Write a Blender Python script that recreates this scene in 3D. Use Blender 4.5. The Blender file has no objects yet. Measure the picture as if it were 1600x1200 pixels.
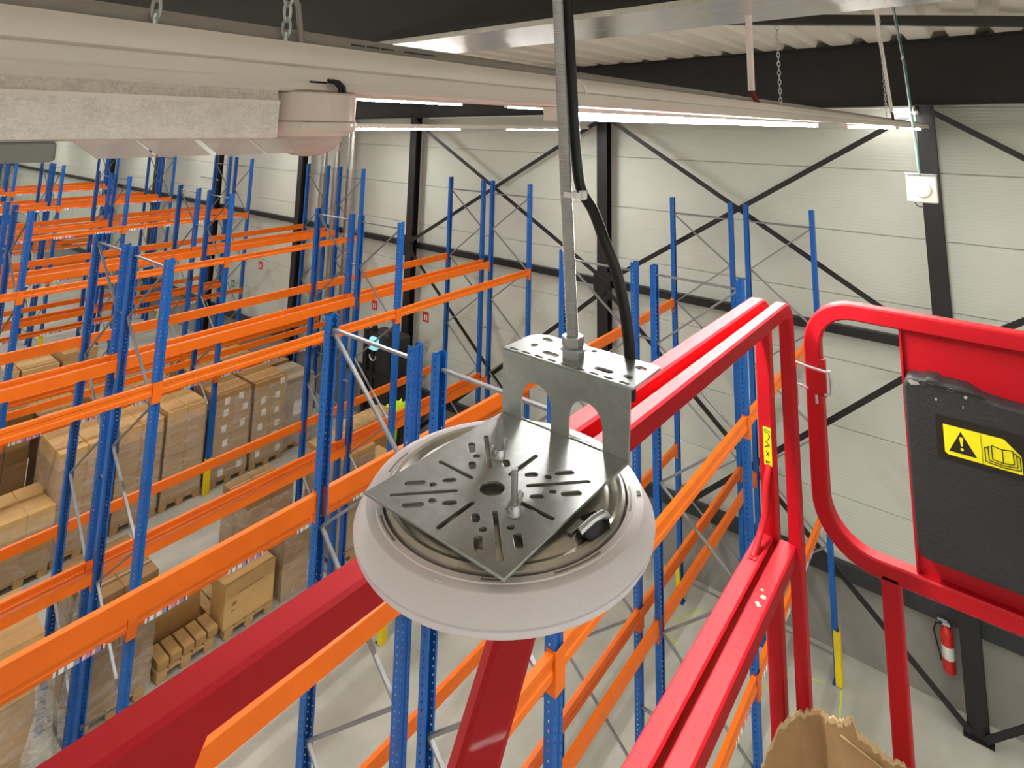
import bpy, bmesh, math, random
from mathutils import Vector, Matrix
random.seed(7)
S = bpy.context.scene
COL = S.collection
H = 8.08                     # camera eye above the warehouse floor; everything is built about the eye and lifted by H at the end
SL = 0.024                   # roof slope

# ------------------------------------------------------------------ camera
cam = bpy.data.cameras.new('camera'); camo = bpy.data.objects.new('camera', cam); COL.objects.link(camo)
Rm = ((0.60229695, -0.79812112, 0.01552613), (0.13292187, 0.08109254, -0.98780351), (0.78712779, 0.59701481, 0.15492954))
camo.matrix_world = Matrix(((Rm[0][0], -Rm[1][0], -Rm[2][0], 0), (Rm[0][1], -Rm[1][1], -Rm[2][1], 0), (Rm[0][2], -Rm[1][2], -Rm[2][2], 0), (0, 0, 0, 1)))
cam.sensor_fit = 'HORIZONTAL'; cam.sensor_width = 36.0; cam.lens = 914.262 * 36 / 1600
cam.shift_x = -(831.318 - 800) / 1600; cam.shift_y = (51.02 - 600) / 1600
cam.clip_start = 0.02; cam.clip_end = 200
S.camera = camo
# ------------------------------------------------------------------ world and exposure
W = bpy.data.worlds.new('world'); S.world = W; W.use_nodes = True
W.node_tree.nodes['Background'].inputs[0].default_value = (1, .97, .92, 1)
W.node_tree.nodes['Background'].inputs[1].default_value = 0.2
S.view_settings.view_transform = 'Standard'; S.view_settings.look = 'None'
S.view_settings.gamma = 1; S.view_settings.use_curve_mapping = False
S.view_settings.exposure = 0.88
LED_W = 24.0                 # watts of each 2.4 m LED luminaire
LED_COL = (1.0, .98, .94)
S.cycles.max_bounces = 10; S.cycles.diffuse_bounces = 5; S.cycles.transparent_max_bounces = 24
S.cycles.sample_clamp_indirect = 6

# ------------------------------------------------------------------ materials
def lin(c):
    return tuple((x / 255 / 12.92) if x / 255 <= .04045 else ((x / 255 + .055) / 1.055) ** 2.4 for x in c) + (1,)
MATS = {}
def nodes(name):
    m = bpy.data.materials.new(name); m.use_nodes = True
    t = m.node_tree; b = t.nodes['Principled BSDF']
    return m, t, b
def mk(name, col, rough=.5, metal=0., var=.06, scale=8., bump=0., bscale=60., spec=.5, coat=0., rv=0.):
    m, t, b = nodes(name)
    c = lin(col)
    tc = t.nodes.new('ShaderNodeTexCoord')
    n = t.nodes.new('ShaderNodeTexNoise'); n.inputs['Scale'].default_value = scale; n.inputs['Detail'].default_value = 6
    t.links.new(tc.outputs['Object'], n.inputs['Vector'])
    r = t.nodes.new('ShaderNodeValToRGB'); r.color_ramp.elements[0].position = .3; r.color_ramp.elements[1].position = .7
    r.color_ramp.elements[0].color = tuple(x * (1 - var) for x in c[:3]) + (1,)
    r.color_ramp.elements[1].color = tuple(min(1, x * (1 + var)) for x in c[:3]) + (1,)
    t.links.new(n.outputs['Fac'], r.inputs[0]); t.links.new(r.outputs[0], b.inputs['Base Color'])
    b.inputs['Roughness'].default_value = rough; b.inputs['Metallic'].default_value = metal
    b.inputs['Specular IOR Level'].default_value = spec; b.inputs['Coat Weight'].default_value = coat
    if rv:
        mr = t.nodes.new('ShaderNodeMapRange'); mr.inputs[3].default_value = max(.02, rough - rv); mr.inputs[4].default_value = rough + rv
        t.links.new(n.outputs['Fac'], mr.inputs[0]); t.links.new(mr.outputs[0], b.inputs['Roughness'])
    if bump:
        n2 = t.nodes.new('ShaderNodeTexNoise'); n2.inputs['Scale'].default_value = bscale; n2.inputs['Detail'].default_value = 4
        t.links.new(tc.outputs['Object'], n2.inputs['Vector'])
        bp = t.nodes.new('ShaderNodeBump'); bp.inputs['Strength'].default_value = bump; bp.inputs['Distance'].default_value = .01
        t.links.new(n2.outputs['Fac'], bp.inputs['Height']); t.links.new(bp.outputs[0], b.inputs['Normal'])
    MATS[name] = m
    return m
def M(n): return MATS[n]
mk('orange', (232, 108, 0), .42, var=.06, scale=3, bump=.05)
mk('blue', (12, 90, 170), .38, var=.08, scale=4)
mk('black_steel', (30, 29, 31), .45, var=.2, scale=5)
mk('end_grey', (140, 142, 140), .5, var=.04)
mk('dark_trim', (48, 50, 54), .6, var=.1)
mk('red_paint', (184, 0, 22), .58, var=.06, scale=7, coat=.04, rv=.05, bump=.01, bscale=18, spec=.35)
mk('concrete_plinth', (142, 140, 134), .8, var=.14, scale=1.2, bump=.2, bscale=20)
mk('deck_white', (232, 227, 216), .45, var=.03, scale=2)
mk('trunk_white', (242, 234, 228), .32, var=.015)
mk('conduit_grey', (158, 152, 146), .4, var=.03)
mk('plastic_white', (250, 246, 255), .38, var=.01, bump=.04, bscale=400)
mk('detector_plastic', (228, 214, 206), .3, var=.01)
mk('cable_black', (14, 14, 15), .42, var=.05)
mk('cable_green', (70, 140, 124), .45, var=.05)
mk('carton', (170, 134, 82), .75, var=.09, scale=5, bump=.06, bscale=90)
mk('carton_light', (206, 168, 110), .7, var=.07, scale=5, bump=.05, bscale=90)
mk('carton_dark', (146, 114, 72), .78, var=.1, scale=5, bump=.06, bscale=90)
mk('carton_grey', (166, 154, 134), .6, var=.06, scale=4)
mk('kraft', (172, 138, 96), .8, var=.12, scale=14, bump=.2, bscale=50)
mk('kraft_torn', (214, 190, 146), .9, var=.1, scale=60, bump=.4, bscale=200)
mk('wood', (186, 152, 104), .8, var=.16, scale=9, bump=.15, bscale=60)
mk('paper', (232, 230, 228), .6, var=.02)
mk('ink', (52, 50, 52), .6, var=.05)
mk('tape', (196, 160, 112), .3, var=.03)
mk('yellow_plastic', (236, 208, 10), .4, var=.04)
mk('sticker_yellow', (238, 226, 24), .35, var=.03)
mk('sticker_black', (26, 20, 14), .45, var=.05)
mk('black_plastic', (37, 37, 38), .6, var=.12, scale=10, bump=.25, bscale=160)
mk('scuff', (150, 148, 144), .7, var=.2, scale=60)
mk('oxide_red', (120, 30, 20), .5, var=.05)
mk('sign_red', (206, 40, 30), .4, var=.02)
mk('sign_green', (30, 140, 80), .4, var=.02)
mk('rubber', (24, 24, 24), .8, var=.1)
mk('hivis', (214, 246, 20), .6, var=.06, bump=.3, bscale=30)
mk('spray_line', (186, 214, 60), .8, var=.1, scale=30)
mk('aluminium', (196, 192, 188), .3, 1.0, var=.06, scale=6, bump=.1, bscale=20)
mk('zinc', (204, 208, 214), .36, .85, var=.1, scale=30, rv=.08)
mk('brace_zinc', (150, 152, 156), .42, .8, var=.08, scale=6)
mk('deck_steel', (206, 200, 196), .5, .2, var=.1)
mk('chip_paint', (240, 214, 150), .6, var=.1)

def galv(name, base, scale, r0, r1, metal=.95, bump=.05, cell=.45):
    m, t, b = nodes(name)
    tc = t.nodes.new('ShaderNodeTexCoord'); v = t.nodes.new('ShaderNodeTexVoronoi'); v.inputs['Scale'].default_value = scale
    t.links.new(tc.outputs['Object'], v.inputs['Vector'])
    sx = t.nodes.new('ShaderNodeSeparateColor'); t.links.new(v.outputs['Color'], sx.inputs[0])
    n = t.nodes.new('ShaderNodeTexNoise'); n.inputs['Scale'].default_value = scale * .12; n.inputs['Detail'].default_value = 5
    t.links.new(tc.outputs['Object'], n.inputs['Vector'])
    mx = t.nodes.new('ShaderNodeMath'); mx.operation = 'MULTIPLY_ADD'; mx.inputs[1].default_value = cell
    t.links.new(sx.outputs[0], mx.inputs[0]); t.links.new(n.outputs['Fac'], mx.inputs[2])
    r = t.nodes.new('ShaderNodeValToRGB'); r.color_ramp.elements[0].position = .3; r.color_ramp.elements[1].position = .95
    c = lin(base)
    r.color_ramp.elements[0].color = tuple(x * .82 for x in c[:3]) + (1,); r.color_ramp.elements[1].color = tuple(min(1, x * 1.18) for x in c[:3]) + (1,)
    t.links.new(mx.outputs[0], r.inputs[0]); t.links.new(r.outputs[0], b.inputs['Base Color'])
    mr = t.nodes.new('ShaderNodeMapRange'); mr.inputs[3].default_value = r0; mr.inputs[4].default_value = r1
    t.links.new(mx.outputs[0], mr.inputs[0]); t.links.new(mr.outputs[0], b.inputs['Roughness'])
    b.inputs['Metallic'].default_value = metal
    bp = t.nodes.new('ShaderNodeBump'); bp.inputs['Strength'].default_value = bump; bp.inputs['Distance'].default_value = .004
    t.links.new(sx.outputs[1], bp.inputs['Height']); t.links.new(bp.outputs[0], b.inputs['Normal'])
    MATS[name] = m
galv('galv', (190, 195, 196), 170, .38, .48, metal=.92, bump=.012, cell=.22)
galv('galv_spangle', (214, 214, 212), 150, .15, .28, bump=.07, cell=.25)
galv('galv_case', (226, 220, 216), 520, .4, .55, metal=.55, bump=.1)
galv('steel_pan', (206, 202, 194), 20, .28, .36, metal=.9, bump=.0)

def perforated():
    m, t, b = nodes('blue_perforated')
    b.inputs['Base Color'].default_value = lin((12, 90, 170)); b.inputs['Roughness'].default_value = .38
    tc = t.nodes.new('ShaderNodeTexCoord'); sp = t.nodes.new('ShaderNodeSeparateXYZ'); t.links.new(tc.outputs['Object'], sp.inputs[0])
    def math_(op, a, c=None, d=None):
        n = t.nodes.new('ShaderNodeMath'); n.operation = op
        for i, q in enumerate((a, c, d)):
            if q is None: continue
            if isinstance(q, (int, float)): n.inputs[i].default_value = q
            else: t.links.new(q, n.inputs[i])
        return n.outputs[0]
    x, y, z = sp.outputs
    fz = math_('FRACT', math_('MULTIPLY', z, 20.0))
    zin = math_('MULTIPLY', math_('GREATER_THAN', fz, .34), math_('LESS_THAN', fz, .66))
    ax = math_('ABSOLUTE', x)
    front = math_('MULTIPLY', math_('LESS_THAN', math_('ABSOLUTE', math_('SUBTRACT', ax, .034)), .0042), math_('LESS_THAN', y, .012))
    side = math_('MULTIPLY', math_('LESS_THAN', math_('ABSOLUTE', math_('SUBTRACT', y, .036)), .0055), math_('GREATER_THAN', ax, .04))
    hole = math_('MULTIPLY', zin, math_('MAXIMUM', front, side))
    t.links.new(math_('SUBTRACT', 1.0, hole), b.inputs['Alpha'])
    MATS['blue_perforated'] = m
perforated()

def panel_mat():
    m, t, b = nodes('wall_panel')
    tc = t.nodes.new('ShaderNodeTexCoord')
    n = t.nodes.new('ShaderNodeTexNoise'); n.inputs['Scale'].default_value = 1.2; t.links.new(tc.outputs['Object'], n.inputs['Vector'])
    r = t.nodes.new('ShaderNodeValToRGB'); r.color_ramp.elements[0].color = lin((199, 203, 192)); r.color_ramp.elements[1].color = lin((210, 213, 202))
    t.links.new(n.outputs['Fac'], r.inputs[0]); t.links.new(r.outputs[0], b.inputs['Base Color'])
    b.inputs['Roughness'].default_value = .36
    w = t.nodes.new('ShaderNodeTexWave'); w.wave_type = 'BANDS'; w.bands_direction = 'Z'; w.inputs['Scale'].default_value = 6.0; w.inputs['Distortion'].default_value = 0
    t.links.new(tc.outputs['Object'], w.inputs['Vector'])
    bp = t.nodes.new('ShaderNodeBump'); bp.inputs['Strength'].default_value = .25; bp.inputs['Distance'].default_value = .004
    t.links.new(w.outputs['Fac'], bp.inputs['Height']); t.links.new(bp.outputs[0], b.inputs['Normal'])
    MATS['wall_panel'] = m
panel_mat()
def floor_mat():
    m, t, b = nodes('floor_concrete')
    tc = t.nodes.new('ShaderNodeTexCoord')
    n = t.nodes.new('ShaderNodeTexNoise'); n.inputs['Scale'].default_value = .9; n.inputs['Detail'].default_value = 9; n.inputs['Roughness'].default_value = .62
    t.links.new(tc.outputs['Object'], n.inputs['Vector'])
    r = t.nodes.new('ShaderNodeValToRGB'); e = r.color_ramp.elements
    e[0].position = .3; e[0].color = lin((160, 160, 150)); e[1].position = .72; e[1].color = lin((196, 196, 184))
    t.links.new(n.outputs['Fac'], r.inputs[0]); t.links.new(r.outputs[0], b.inputs['Base Color'])
    mr = t.nodes.new('ShaderNodeMapRange'); mr.inputs[3].default_value = .3; mr.inputs[4].default_value = .55
    t.links.new(n.outputs['Fac'], mr.inputs[0]); t.links.new(mr.outputs[0], b.inputs['Roughness'])
    MATS['floor_concrete'] = m
floor_mat()
def emis(name, col, s, base=(240, 240, 235)):
    m, t, b = nodes(name)
    b.inputs['Base Color'].default_value = lin(base); b.inputs['Emission Color'].default_value = tuple(col) + (1,); b.inputs['Emission Strength'].default_value = s
    MATS[name] = m
emis('led_diffuser', (1, .96, .90), 55.0)
emis('screen_cyan', (.35, .95, 1.0), .35, (120, 170, 180))
def film(name, tr, tint, rough=.18, wr=14):
    m, t, b = nodes(name)
    out = t.nodes['Material Output']
    b.inputs['Base Color'].default_value = lin(tint); b.inputs['Roughness'].default_value = rough
    tc = t.nodes.new('ShaderNodeTexCoord'); mp = t.nodes.new('ShaderNodeMapping'); mp.inputs['Scale'].default_value = (1, 1, 2.6); mp.inputs['Rotation'].default_value = (0, .5, 0)
    n = t.nodes.new('ShaderNodeTexNoise'); n.inputs['Scale'].default_value = wr; n.inputs['Detail'].default_value = 5; n.inputs['Distortion'].default_value = 1.2
    t.links.new(tc.outputs['Object'], mp.inputs[0]); t.links.new(mp.outputs[0], n.inputs['Vector'])
    bp = t.nodes.new('ShaderNodeBump'); bp.inputs['Strength'].default_value = .9; bp.inputs['Distance'].default_value = .02
    t.links.new(n.outputs['Fac'], bp.inputs['Height']); t.links.new(bp.outputs[0], b.inputs['Normal'])
    tp = t.nodes.new('ShaderNodeBsdfTransparent'); mx = t.nodes.new('ShaderNodeMixShader')
    r = t.nodes.new('ShaderNodeMapRange'); r.inputs[1].default_value = .35; r.inputs[2].default_value = .75; r.inputs[3].default_value = max(0, tr - .5 * (1 - tr) ); r.inputs[4].default_value = 1 - tr + .22
    r.inputs[3].default_value = (1 - tr) * .5
    t.links.new(n.outputs['Fac'], r.inputs[0]); t.links.new(r.outputs[0], mx.inputs[0])
    t.links.new(tp.outputs[0], mx.inputs[1]); t.links.new(b.outputs[0], mx.inputs[2]); t.links.new(mx.outputs[0], out.inputs[0])
    MATS[name] = m
film('stretch_film', .76, (232, 226, 214), .12, 3.5)
film('loose_film', .62, (226, 224, 216), .3, 7)
film('louvre_plastic', .3, (220, 206, 202), .3, 3)
film('dome_lens', .25, (226, 206, 198), .15, 2)

def label_mat():
    m, t, b = nodes('location_print')
    tc = t.nodes.new('ShaderNodeTexCoord'); sp = t.nodes.new('ShaderNodeSeparateXYZ'); t.links.new(tc.outputs['Object'], sp.inputs[0])
    mr = t.nodes.new('ShaderNodeMapRange'); mr.inputs[1].default_value = -.23; mr.inputs[2].default_value = .23
    t.links.new(sp.outputs[0], mr.inputs[0])
    r = t.nodes.new('ShaderNodeValToRGB'); r.color_ramp.interpolation = 'CONSTANT'
    seq = [(0, (238, 236, 236)), (.05, (120, 124, 130)), (.1, (240, 240, 240)), (.2, (150, 154, 160)), (.26, (240, 240, 240)), (.38, (150, 160, 190)), (.5, (60, 50, 140)), (.54, (240, 200, 205)), (.6, (200, 150, 190)), (.7, (224, 90, 110)), (.74, (240, 205, 210)), (.8, (160, 140, 190)), (.92, (70, 50, 130)), (.96, (240, 230, 235))]
    e = r.color_ramp.elements; e[0].position = 0; e[0].color = lin(seq[0][1]); e[1].position = seq[1][0]; e[1].color = lin(seq[1][1])
    for p, c in seq[2:]:
        q = e.new(p); q.color = lin(c)
    t.links.new(mr.outputs[0], r.inputs[0]); t.links.new(r.outputs[0], b.inputs['Base Color']); b.inputs['Roughness'].default_value = .5
    MATS['location_print'] = m
label_mat()

# ------------------------------------------------------------------ mesh helpers
def wpos(o):
    p = Vector((0, 0, 0))
    while o is not None:
        p += o.location; o = o.parent
    return p
def tag(o, label=None, cat=None, group=None, kind=None):
    if label: o['label'] = label
    if cat: o['category'] = cat
    if group: o['group'] = group
    if kind: o['kind'] = kind
    return o
def thing(name, label, cat, loc, group=None):
    o = bpy.data.objects.new(name, None); o.empty_display_size = .05; COL.objects.link(o); o.location = loc
    return tag(o, label, cat, group)
def place(name, mesh, parent=None, loc=(0, 0, 0), rz=0.):
    """loc is relative to the parent"""
    o = bpy.data.objects.new(name, mesh); COL.objects.link(o); o.parent = parent; o.location = loc
    if rz: o.rotation_euler = (0, 0, rz)
    return o
class MB:
    def __init__(s): s.v = []; s.f = []
    def add(s, vs, fs):
        n = len(s.v); s.v += [tuple(p) for p in vs]; s.f += [tuple(i + n for i in f) for f in fs]; return s
    def box(s, x0, x1, y0, y1, z0, z1):
        return s.add([(x0, y0, z0), (x1, y0, z0), (x1, y1, z0), (x0, y1, z0), (x0, y0, z1), (x1, y0, z1), (x1, y1, z1), (x0, y1, z1)],
                     [(0, 3, 2, 1), (4, 5, 6, 7), (0, 1, 5, 4), (1, 2, 6, 5), (2, 3, 7, 6), (3, 0, 4, 7)])
    def cbox(s, x0, x1, y0, y1, z0, z1, c):
        """box with chamfered vertical and top edges"""
        def ring(d, z): 
            a0, a1, b0, b1 = x0 + d, x1 - d, y0 + d, y1 - d
            k = c
            return [(a0 + k, b0, z), (a1 - k, b0, z), (a1, b0 + k, z), (a1, b1 - k, z), (a1 - k, b1, z), (a0 + k, b1, z), (a0, b1 - k, z), (a0, b0 + k, z)]
        rs = [ring(c, z0), ring(0, z0 + c), ring(0, z1 - c), ring(c, z1)]
        vs = [p for r in rs for p in r]; fs = [tuple(range(7, -1, -1)), tuple(range(24, 32))]
        for k in range(3):
            for i in range(8):
                j = (i + 1) % 8; fs.append((k * 8 + i, k * 8 + j, k * 8 + 8 + j, k * 8 + 8 + i))
        return s.add(vs, fs)
    def prism(s, poly, axis, a, b):
        """poly in the two remaining axes (in xyz order), extruded along axis a..b"""
        n = len(poly)
        def P(u, v, w): return {'x': (w, u, v), 'y': (u, w, v), 'z': (u, v, w)}[axis]
        vs = [P(u, v, a) for u, v in poly] + [P(u, v, b) for u, v in poly]
        fs = [(i, (i + 1) % n, n + (i + 1) % n, n + i) for i in range(n)] + [tuple(range(n - 1, -1, -1)), tuple(range(n, 2 * n))]
        return s.add(vs, fs)
    def tube(s, path, r, n=10, caps=True, close=False):
        path = [Vector(p) for p in path]; m = len(path)
        T = []
        for i in range(m):
            if close: d = path[(i + 1) % m] - path[i - 1]
            else: d = path[min(i + 1, m - 1)] - path[max(i - 1, 0)]
            T.append(d.normalized())
        u = T[0].orthogonal().normalized(); vs = []
        for i in range(m):
            u = (u - T[i] * u.dot(T[i])).normalized(); w = T[i].cross(u)
            rr = r[i] if isinstance(r, (list, tuple)) else r
            for k in range(n):
                a = 2 * math.pi * k / n; vs.append(path[i] + (u * math.cos(a) + w * math.sin(a)) * rr)
        fs = []
        for i in range(m if close else m - 1):
            j = (i + 1) % m
            for k in range(n): fs.append((i * n + k, i * n + (k + 1) % n, j * n + (k + 1) % n, j * n + k))
        if caps and not close: fs += [tuple(range(n - 1, -1, -1)), tuple(range((m - 1) * n, m * n))]
        return s.add(vs, fs)
    def sweep(s, path, N, w, h, ch=.004):
        """rectangular bar: w along N (plane normal), h in the plane, chamfered"""
        N = Vector(N).normalized(); path = [Vector(p) for p in path]; m = len(path)
        a, b = w / 2, h / 2
        prof = [(-a + ch, -b), (a - ch, -b), (a, -b + ch), (a, b - ch), (a - ch, b), (-a + ch, b), (-a, b - ch), (-a, -b + ch)]
        vs = []
        for i in range(m):
            d1 = (path[i] - path[i - 1]).normalized() if i else None
            d2 = (path[i + 1] - path[i]).normalized() if i < m - 1 else None
            if d1 is None: d1 = d2
            if d2 is None: d2 = d1
            t = (d1 + d2).normalized(); k = 1 / max(.3, t.dot(d1)); B = t.cross(N).normalized()
            for u, v in prof: vs.append(path[i] + N * u + B * v * k)
        n = 8; fs = []
        for i in range(m - 1):
            for k in range(n): fs.append((i * n + k, i * n + (k + 1) % n, (i + 1) * n + (k + 1) % n, (i + 1) * n + k))
        fs += [tuple(range(n - 1, -1, -1)), tuple(range((m - 1) * n, m * n))]
        return s.add(vs, fs)
    def bar(s, p, q, w, h, up=(0, 0, 1)):
        p, q = Vector(p), Vector(q); t = (q - p).normalized(); N = t.cross(Vector(up)).normalized()
        return s.sweep([p, q], N, w, h, min(w, h) * .12)
    def lathe(s, prof, c, n=48, close=False):
        vs = []; fs = []; m = len(prof)
        for r, z in prof:
            for k in range(n):
                a = 2 * math.pi * k / n; vs.append((c[0] + r * math.cos(a), c[1] + r * math.sin(a), c[2] + z))
        for i in range(m if close else m - 1):
            j = (i + 1) % m
            for k in range(n): fs.append((i * n + k, i * n + (k + 1) % n, j * n + (k + 1) % n, j * n + k))
        if not close:
            if prof[0][0] > 1e-6: fs.append(tuple(range(n - 1, -1, -1)))
            if prof[-1][0] > 1e-6: fs.append(tuple(range((m - 1) * n, m * n)))
        return s.add(vs, fs)
    def mesh(s, name, mat, smooth=False, off=(0, 0, 0)):
        me = bpy.data.meshes.new(name)
        ox, oy, oz = off
        me.from_pydata([(x - ox, y - oy, z - oz) for x, y, z in s.v], [], s.f)
        bm = bmesh.new(); bm.from_mesh(me); bmesh.ops.recalc_face_normals(bm, faces=bm.faces); bm.to_mesh(me); bm.free()
        if mat: me.materials.append(M(mat))
        if smooth:
            me.polygons.foreach_set('use_smooth', [True] * len(me.polygons))
            try: me.set_sharp_from_angle(angle=math.radians(38))
            except Exception: pass
        return me
    def part(s, name, mat, parent, smooth=False):
        return place(name, s.mesh(name, mat, smooth, wpos(parent)), parent)
    def top(s, name, mat, label=None, cat=None, group=None, kind=None, smooth=False):
        xs = [p[0] for p in s.v]; ys = [p[1] for p in s.v]; zs = [p[2] for p in s.v]
        o = ((min(xs) + max(xs)) / 2, (min(ys) + max(ys)) / 2, min(zs))
        return tag(place(name, s.mesh(name, mat, smooth, o), None, o), label, cat, group, kind)
def arc(c, r, a0, a1, n, plane):
    out = []
    for i in range(n + 1):
        a = math.radians(a0 + (a1 - a0) * i / n); u, v = r * math.cos(a), r * math.sin(a)
        out.append({'xz': (c[0] + u, c[1], c[2] + v), 'yz': (c[0], c[1] + u, c[2] + v), 'xy': (c[0] + u, c[1] + v, c[2])}[plane])
    return out
def obround(cx, cy, L, w, ang, n=6):
    """slot outline, overall length L, width w"""
    pts = []; h = max(0, L / 2 - w / 2); ca, sa = math.cos(ang), math.sin(ang)
    for s0, a0 in ((1, -90), (-1, 90)):
        for i in range(n + 1):
            a = math.radians(a0 + 180 * i / n); x = s0 * h + w / 2 * math.cos(a); y = w / 2 * math.sin(a)
            pts.append((cx + x * ca - y * sa, cy + x * sa + y * ca))
    return pts
def plate(outline, holes, th, mat_name, name, mtx, bevel=0.):
    """flat plate with through holes as a mesh, in world coordinates by mtx"""
    cu = bpy.data.curves.new(name, 'CURVE'); cu.dimensions = '2D'; cu.fill_mode = 'BOTH'; cu.extrude = th / 2; cu.bevel_depth = bevel; cu.bevel_resolution = 1
    for pts in [outline] + holes:
        sp = cu.splines.new('POLY'); sp.points.add(len(pts) - 1); sp.use_cyclic_u = True
        for p, q in zip(sp.points, pts): p.co = (q[0], q[1], 0, 1)
    o = bpy.data.objects.new(name, cu); COL.objects.link(o)
    dg = bpy.context.evaluated_depsgraph_get()
    me = bpy.data.meshes.new_from_object(o.evaluated_get(dg)); me.transform(mtx)
    bpy.data.objects.remove(o); bpy.data.curves.remove(cu)
    me.materials.clear(); me.materials.append(M(mat_name)); me.name = name
    return me
def plate_part(outline, holes, th, mat_name, name, mtx, parent, bevel=0.):
    me = plate(outline, holes, th, mat_name, name, Matrix.Translation(-wpos(parent)) @ mtx, bevel)
    return place(name, me, parent)
def ordn(i): return ['top', 'second', 'third', 'fourth', 'fifth', 'sixth', 'seventh', 'eighth'][i]

# ================================================================== THE ROOM
XW = 11.45                          # inner face of the long wall
FL = -H
def roof(y): return 1.44 - SL * y
X0, Y0_, Y1_ = -26.0, -16.0, 60.0
MB().box(X0, XW + .3, Y0_, Y1_, FL - .2, FL).top('floor', 'floor_concrete', kind='structure')
# trapezoidal roof deck, ribs running towards the long wall
d = MB(); pitch = .55; y = Y0_; vs = []
while y < Y1_:
    for dy, up in ((0, 0), (.30, 0), (.36, .1), (.49, .1)):
        vs.append((y + dy, roof(y + dy) + up))
    y += pitch
n = len(vs)
d.add([(X0, a, b) for a, b in vs] + [(XW + .2, a, b) for a, b in vs] , [(i, i + 1, n + i + 1, n + i) for i in range(n - 1)])
d.top('ceiling', 'deck_white', kind='structure')
MB().box(X0, XW + .2, Y0_, Y1_, roof(0) + .5, roof(0) + .6).top('roof_skin', 'deck_white', kind='structure')
# long wall at the racks' ends
wb = MB().box(XW + .06, XW + .3, Y0_, Y1_, FL, 2.0).top('wall_back', 'deck_white', kind='structure')
cols = [-10.4, -4.9, .67, 6.47, 12.42, 17.8, 23.45, 29.0, 34.4, 40.0, 45.6, 51.2, 56.8]
edges = [Y0_] + cols + [Y1_]
pc = {}
for a, b in zip(edges[:-1], edges[1:]):
    k = round(b - a, 3)
    for i in range(9):
        z1 = 1.42 - 1.04 * i; z0 = max(z1 - 1.04, -6.95)
        if z1 <= -6.95: break
        key = (k, round(z1 - z0, 3))
        if key not in pc: pc[key] = MB().cbox(0, .055, 0, k - .012, 0, z1 - z0 - .008, .006).mesh('panel', 'wall_panel')
        o = place('panel', pc[key], wb, (XW - wpos(wb).x, a + .006 - wpos(wb).y, z0 - wpos(wb).z))
for a, b in ((0, 1),):
    pl = MB()
    pl.box(XW - .04, XW + .06, Y0_, Y1_, FL, -6.95); pl.part('plinth', 'concrete_plinth', wb)
MB().box(X0, XW, Y1_, Y1_ + .2, FL, 2.0).top('wall_left', 'wall_panel', kind='structure')
MB().box(X0, XW, Y0_ - .2, Y0_, FL, 2.0).top('wall_right', 'wall_panel', kind='structure')
MB().box(X0 - .2, X0, Y0_, Y1_, FL, 2.0).top('wall_front', 'wall_panel', kind='structure')
# horizontal wall rails
MB().box(XW - .22, XW - .1, Y0_, Y1_, -3.32, -3.18).top('wall_rail', 'black_steel', 'black steel wall rail at half height crossing behind the racks', 'rail')
MB().box(XW - .14, XW - .041, Y0_, Y1_, -6.98, -6.76).top('wall_rail', 'dark_trim', 'dark grey wall rail on top of the concrete plinth', 'rail')
# columns
names = {-10.4: None, -4.9: None, .67: 'beside the red fire extinguisher', 6.47: 'directly behind the threaded rod and black cable',
         12.42: 'at the left ends of the crossed wall braces', 17.8: 'just left of the silver pipes', 23.45: 'second to the left of the silver pipes',
         29.0: 'third to the left of the silver pipes', 34.4: 'fourth to the left of the silver pipes', 40.0: None, 45.6: None, 51.2: None, 56.8: None}
for y in cols:
    if names[y] is None and (y < 0 or y > 36) and y != -4.9: continue
    w = .12; zt = roof(y) - .98
    t = thing('steel_column', 'black steel wall column ' + (names[y] or 'right of the fire extinguisher behind the grey box'), 'column', (XW - .3, y, FL))
    MB().box(XW - .4, XW - .385, y - w, y + w, FL, zt).part('flange', 'black_steel', t)
    MB().box(XW - .215, XW - .2, y - w, y + w, FL, zt).part('flange', 'black_steel', t)
    MB().box(XW - .385, XW - .215, y - .006, y + .006, FL, zt).part('web', 'black_steel', t)
    MB().box(XW - .44, XW - .2, y - .17, y + .17, FL, FL + .02).part('base_plate', 'black_steel', t)
    if y in (.67, 6.47, 12.42):
        MB().box(XW - .408, XW - .395, y - .2, y + .2, -3.5, -2.98).part('gusset_plate', 'black_steel', t)
# diagonal wind braces (pairs per bay, above and below the wall rail)
bx = XW - .43
def wbrace(y0, z0, y1, z1, lab):
    a = Vector((bx, y0, z0)); b = Vector((bx, y1, z1)); m = MB(); m.bar(a, b, .085, .014, (1, 0, 0))
    m.top('wind_brace', 'black_steel', lab, 'brace')
for (ya, yb, nm) in ((6.35, 12.35, 'left'), (.75, 6.35, 'middle'), (-4.9, .6, 'right')):
    for (lo, hi, lv) in ((-3.15, .3, 'upper'), (-8.0, -3.3, 'lower')):
        if lv == 'upper': hi = .32 - .022 * yb
        bx = XW - .43
        wbrace(ya, lo, yb, hi, f'black diagonal wall brace, {lv} tier of {nm} bay, rising to the left')
        bx = XW - .455
        if lv == 'upper': hi = .32 - .022 * ya
        wbrace(ya, hi, yb, lo, f'black diagonal wall brace, {lv} tier of {nm} bay, rising to the right')
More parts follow.
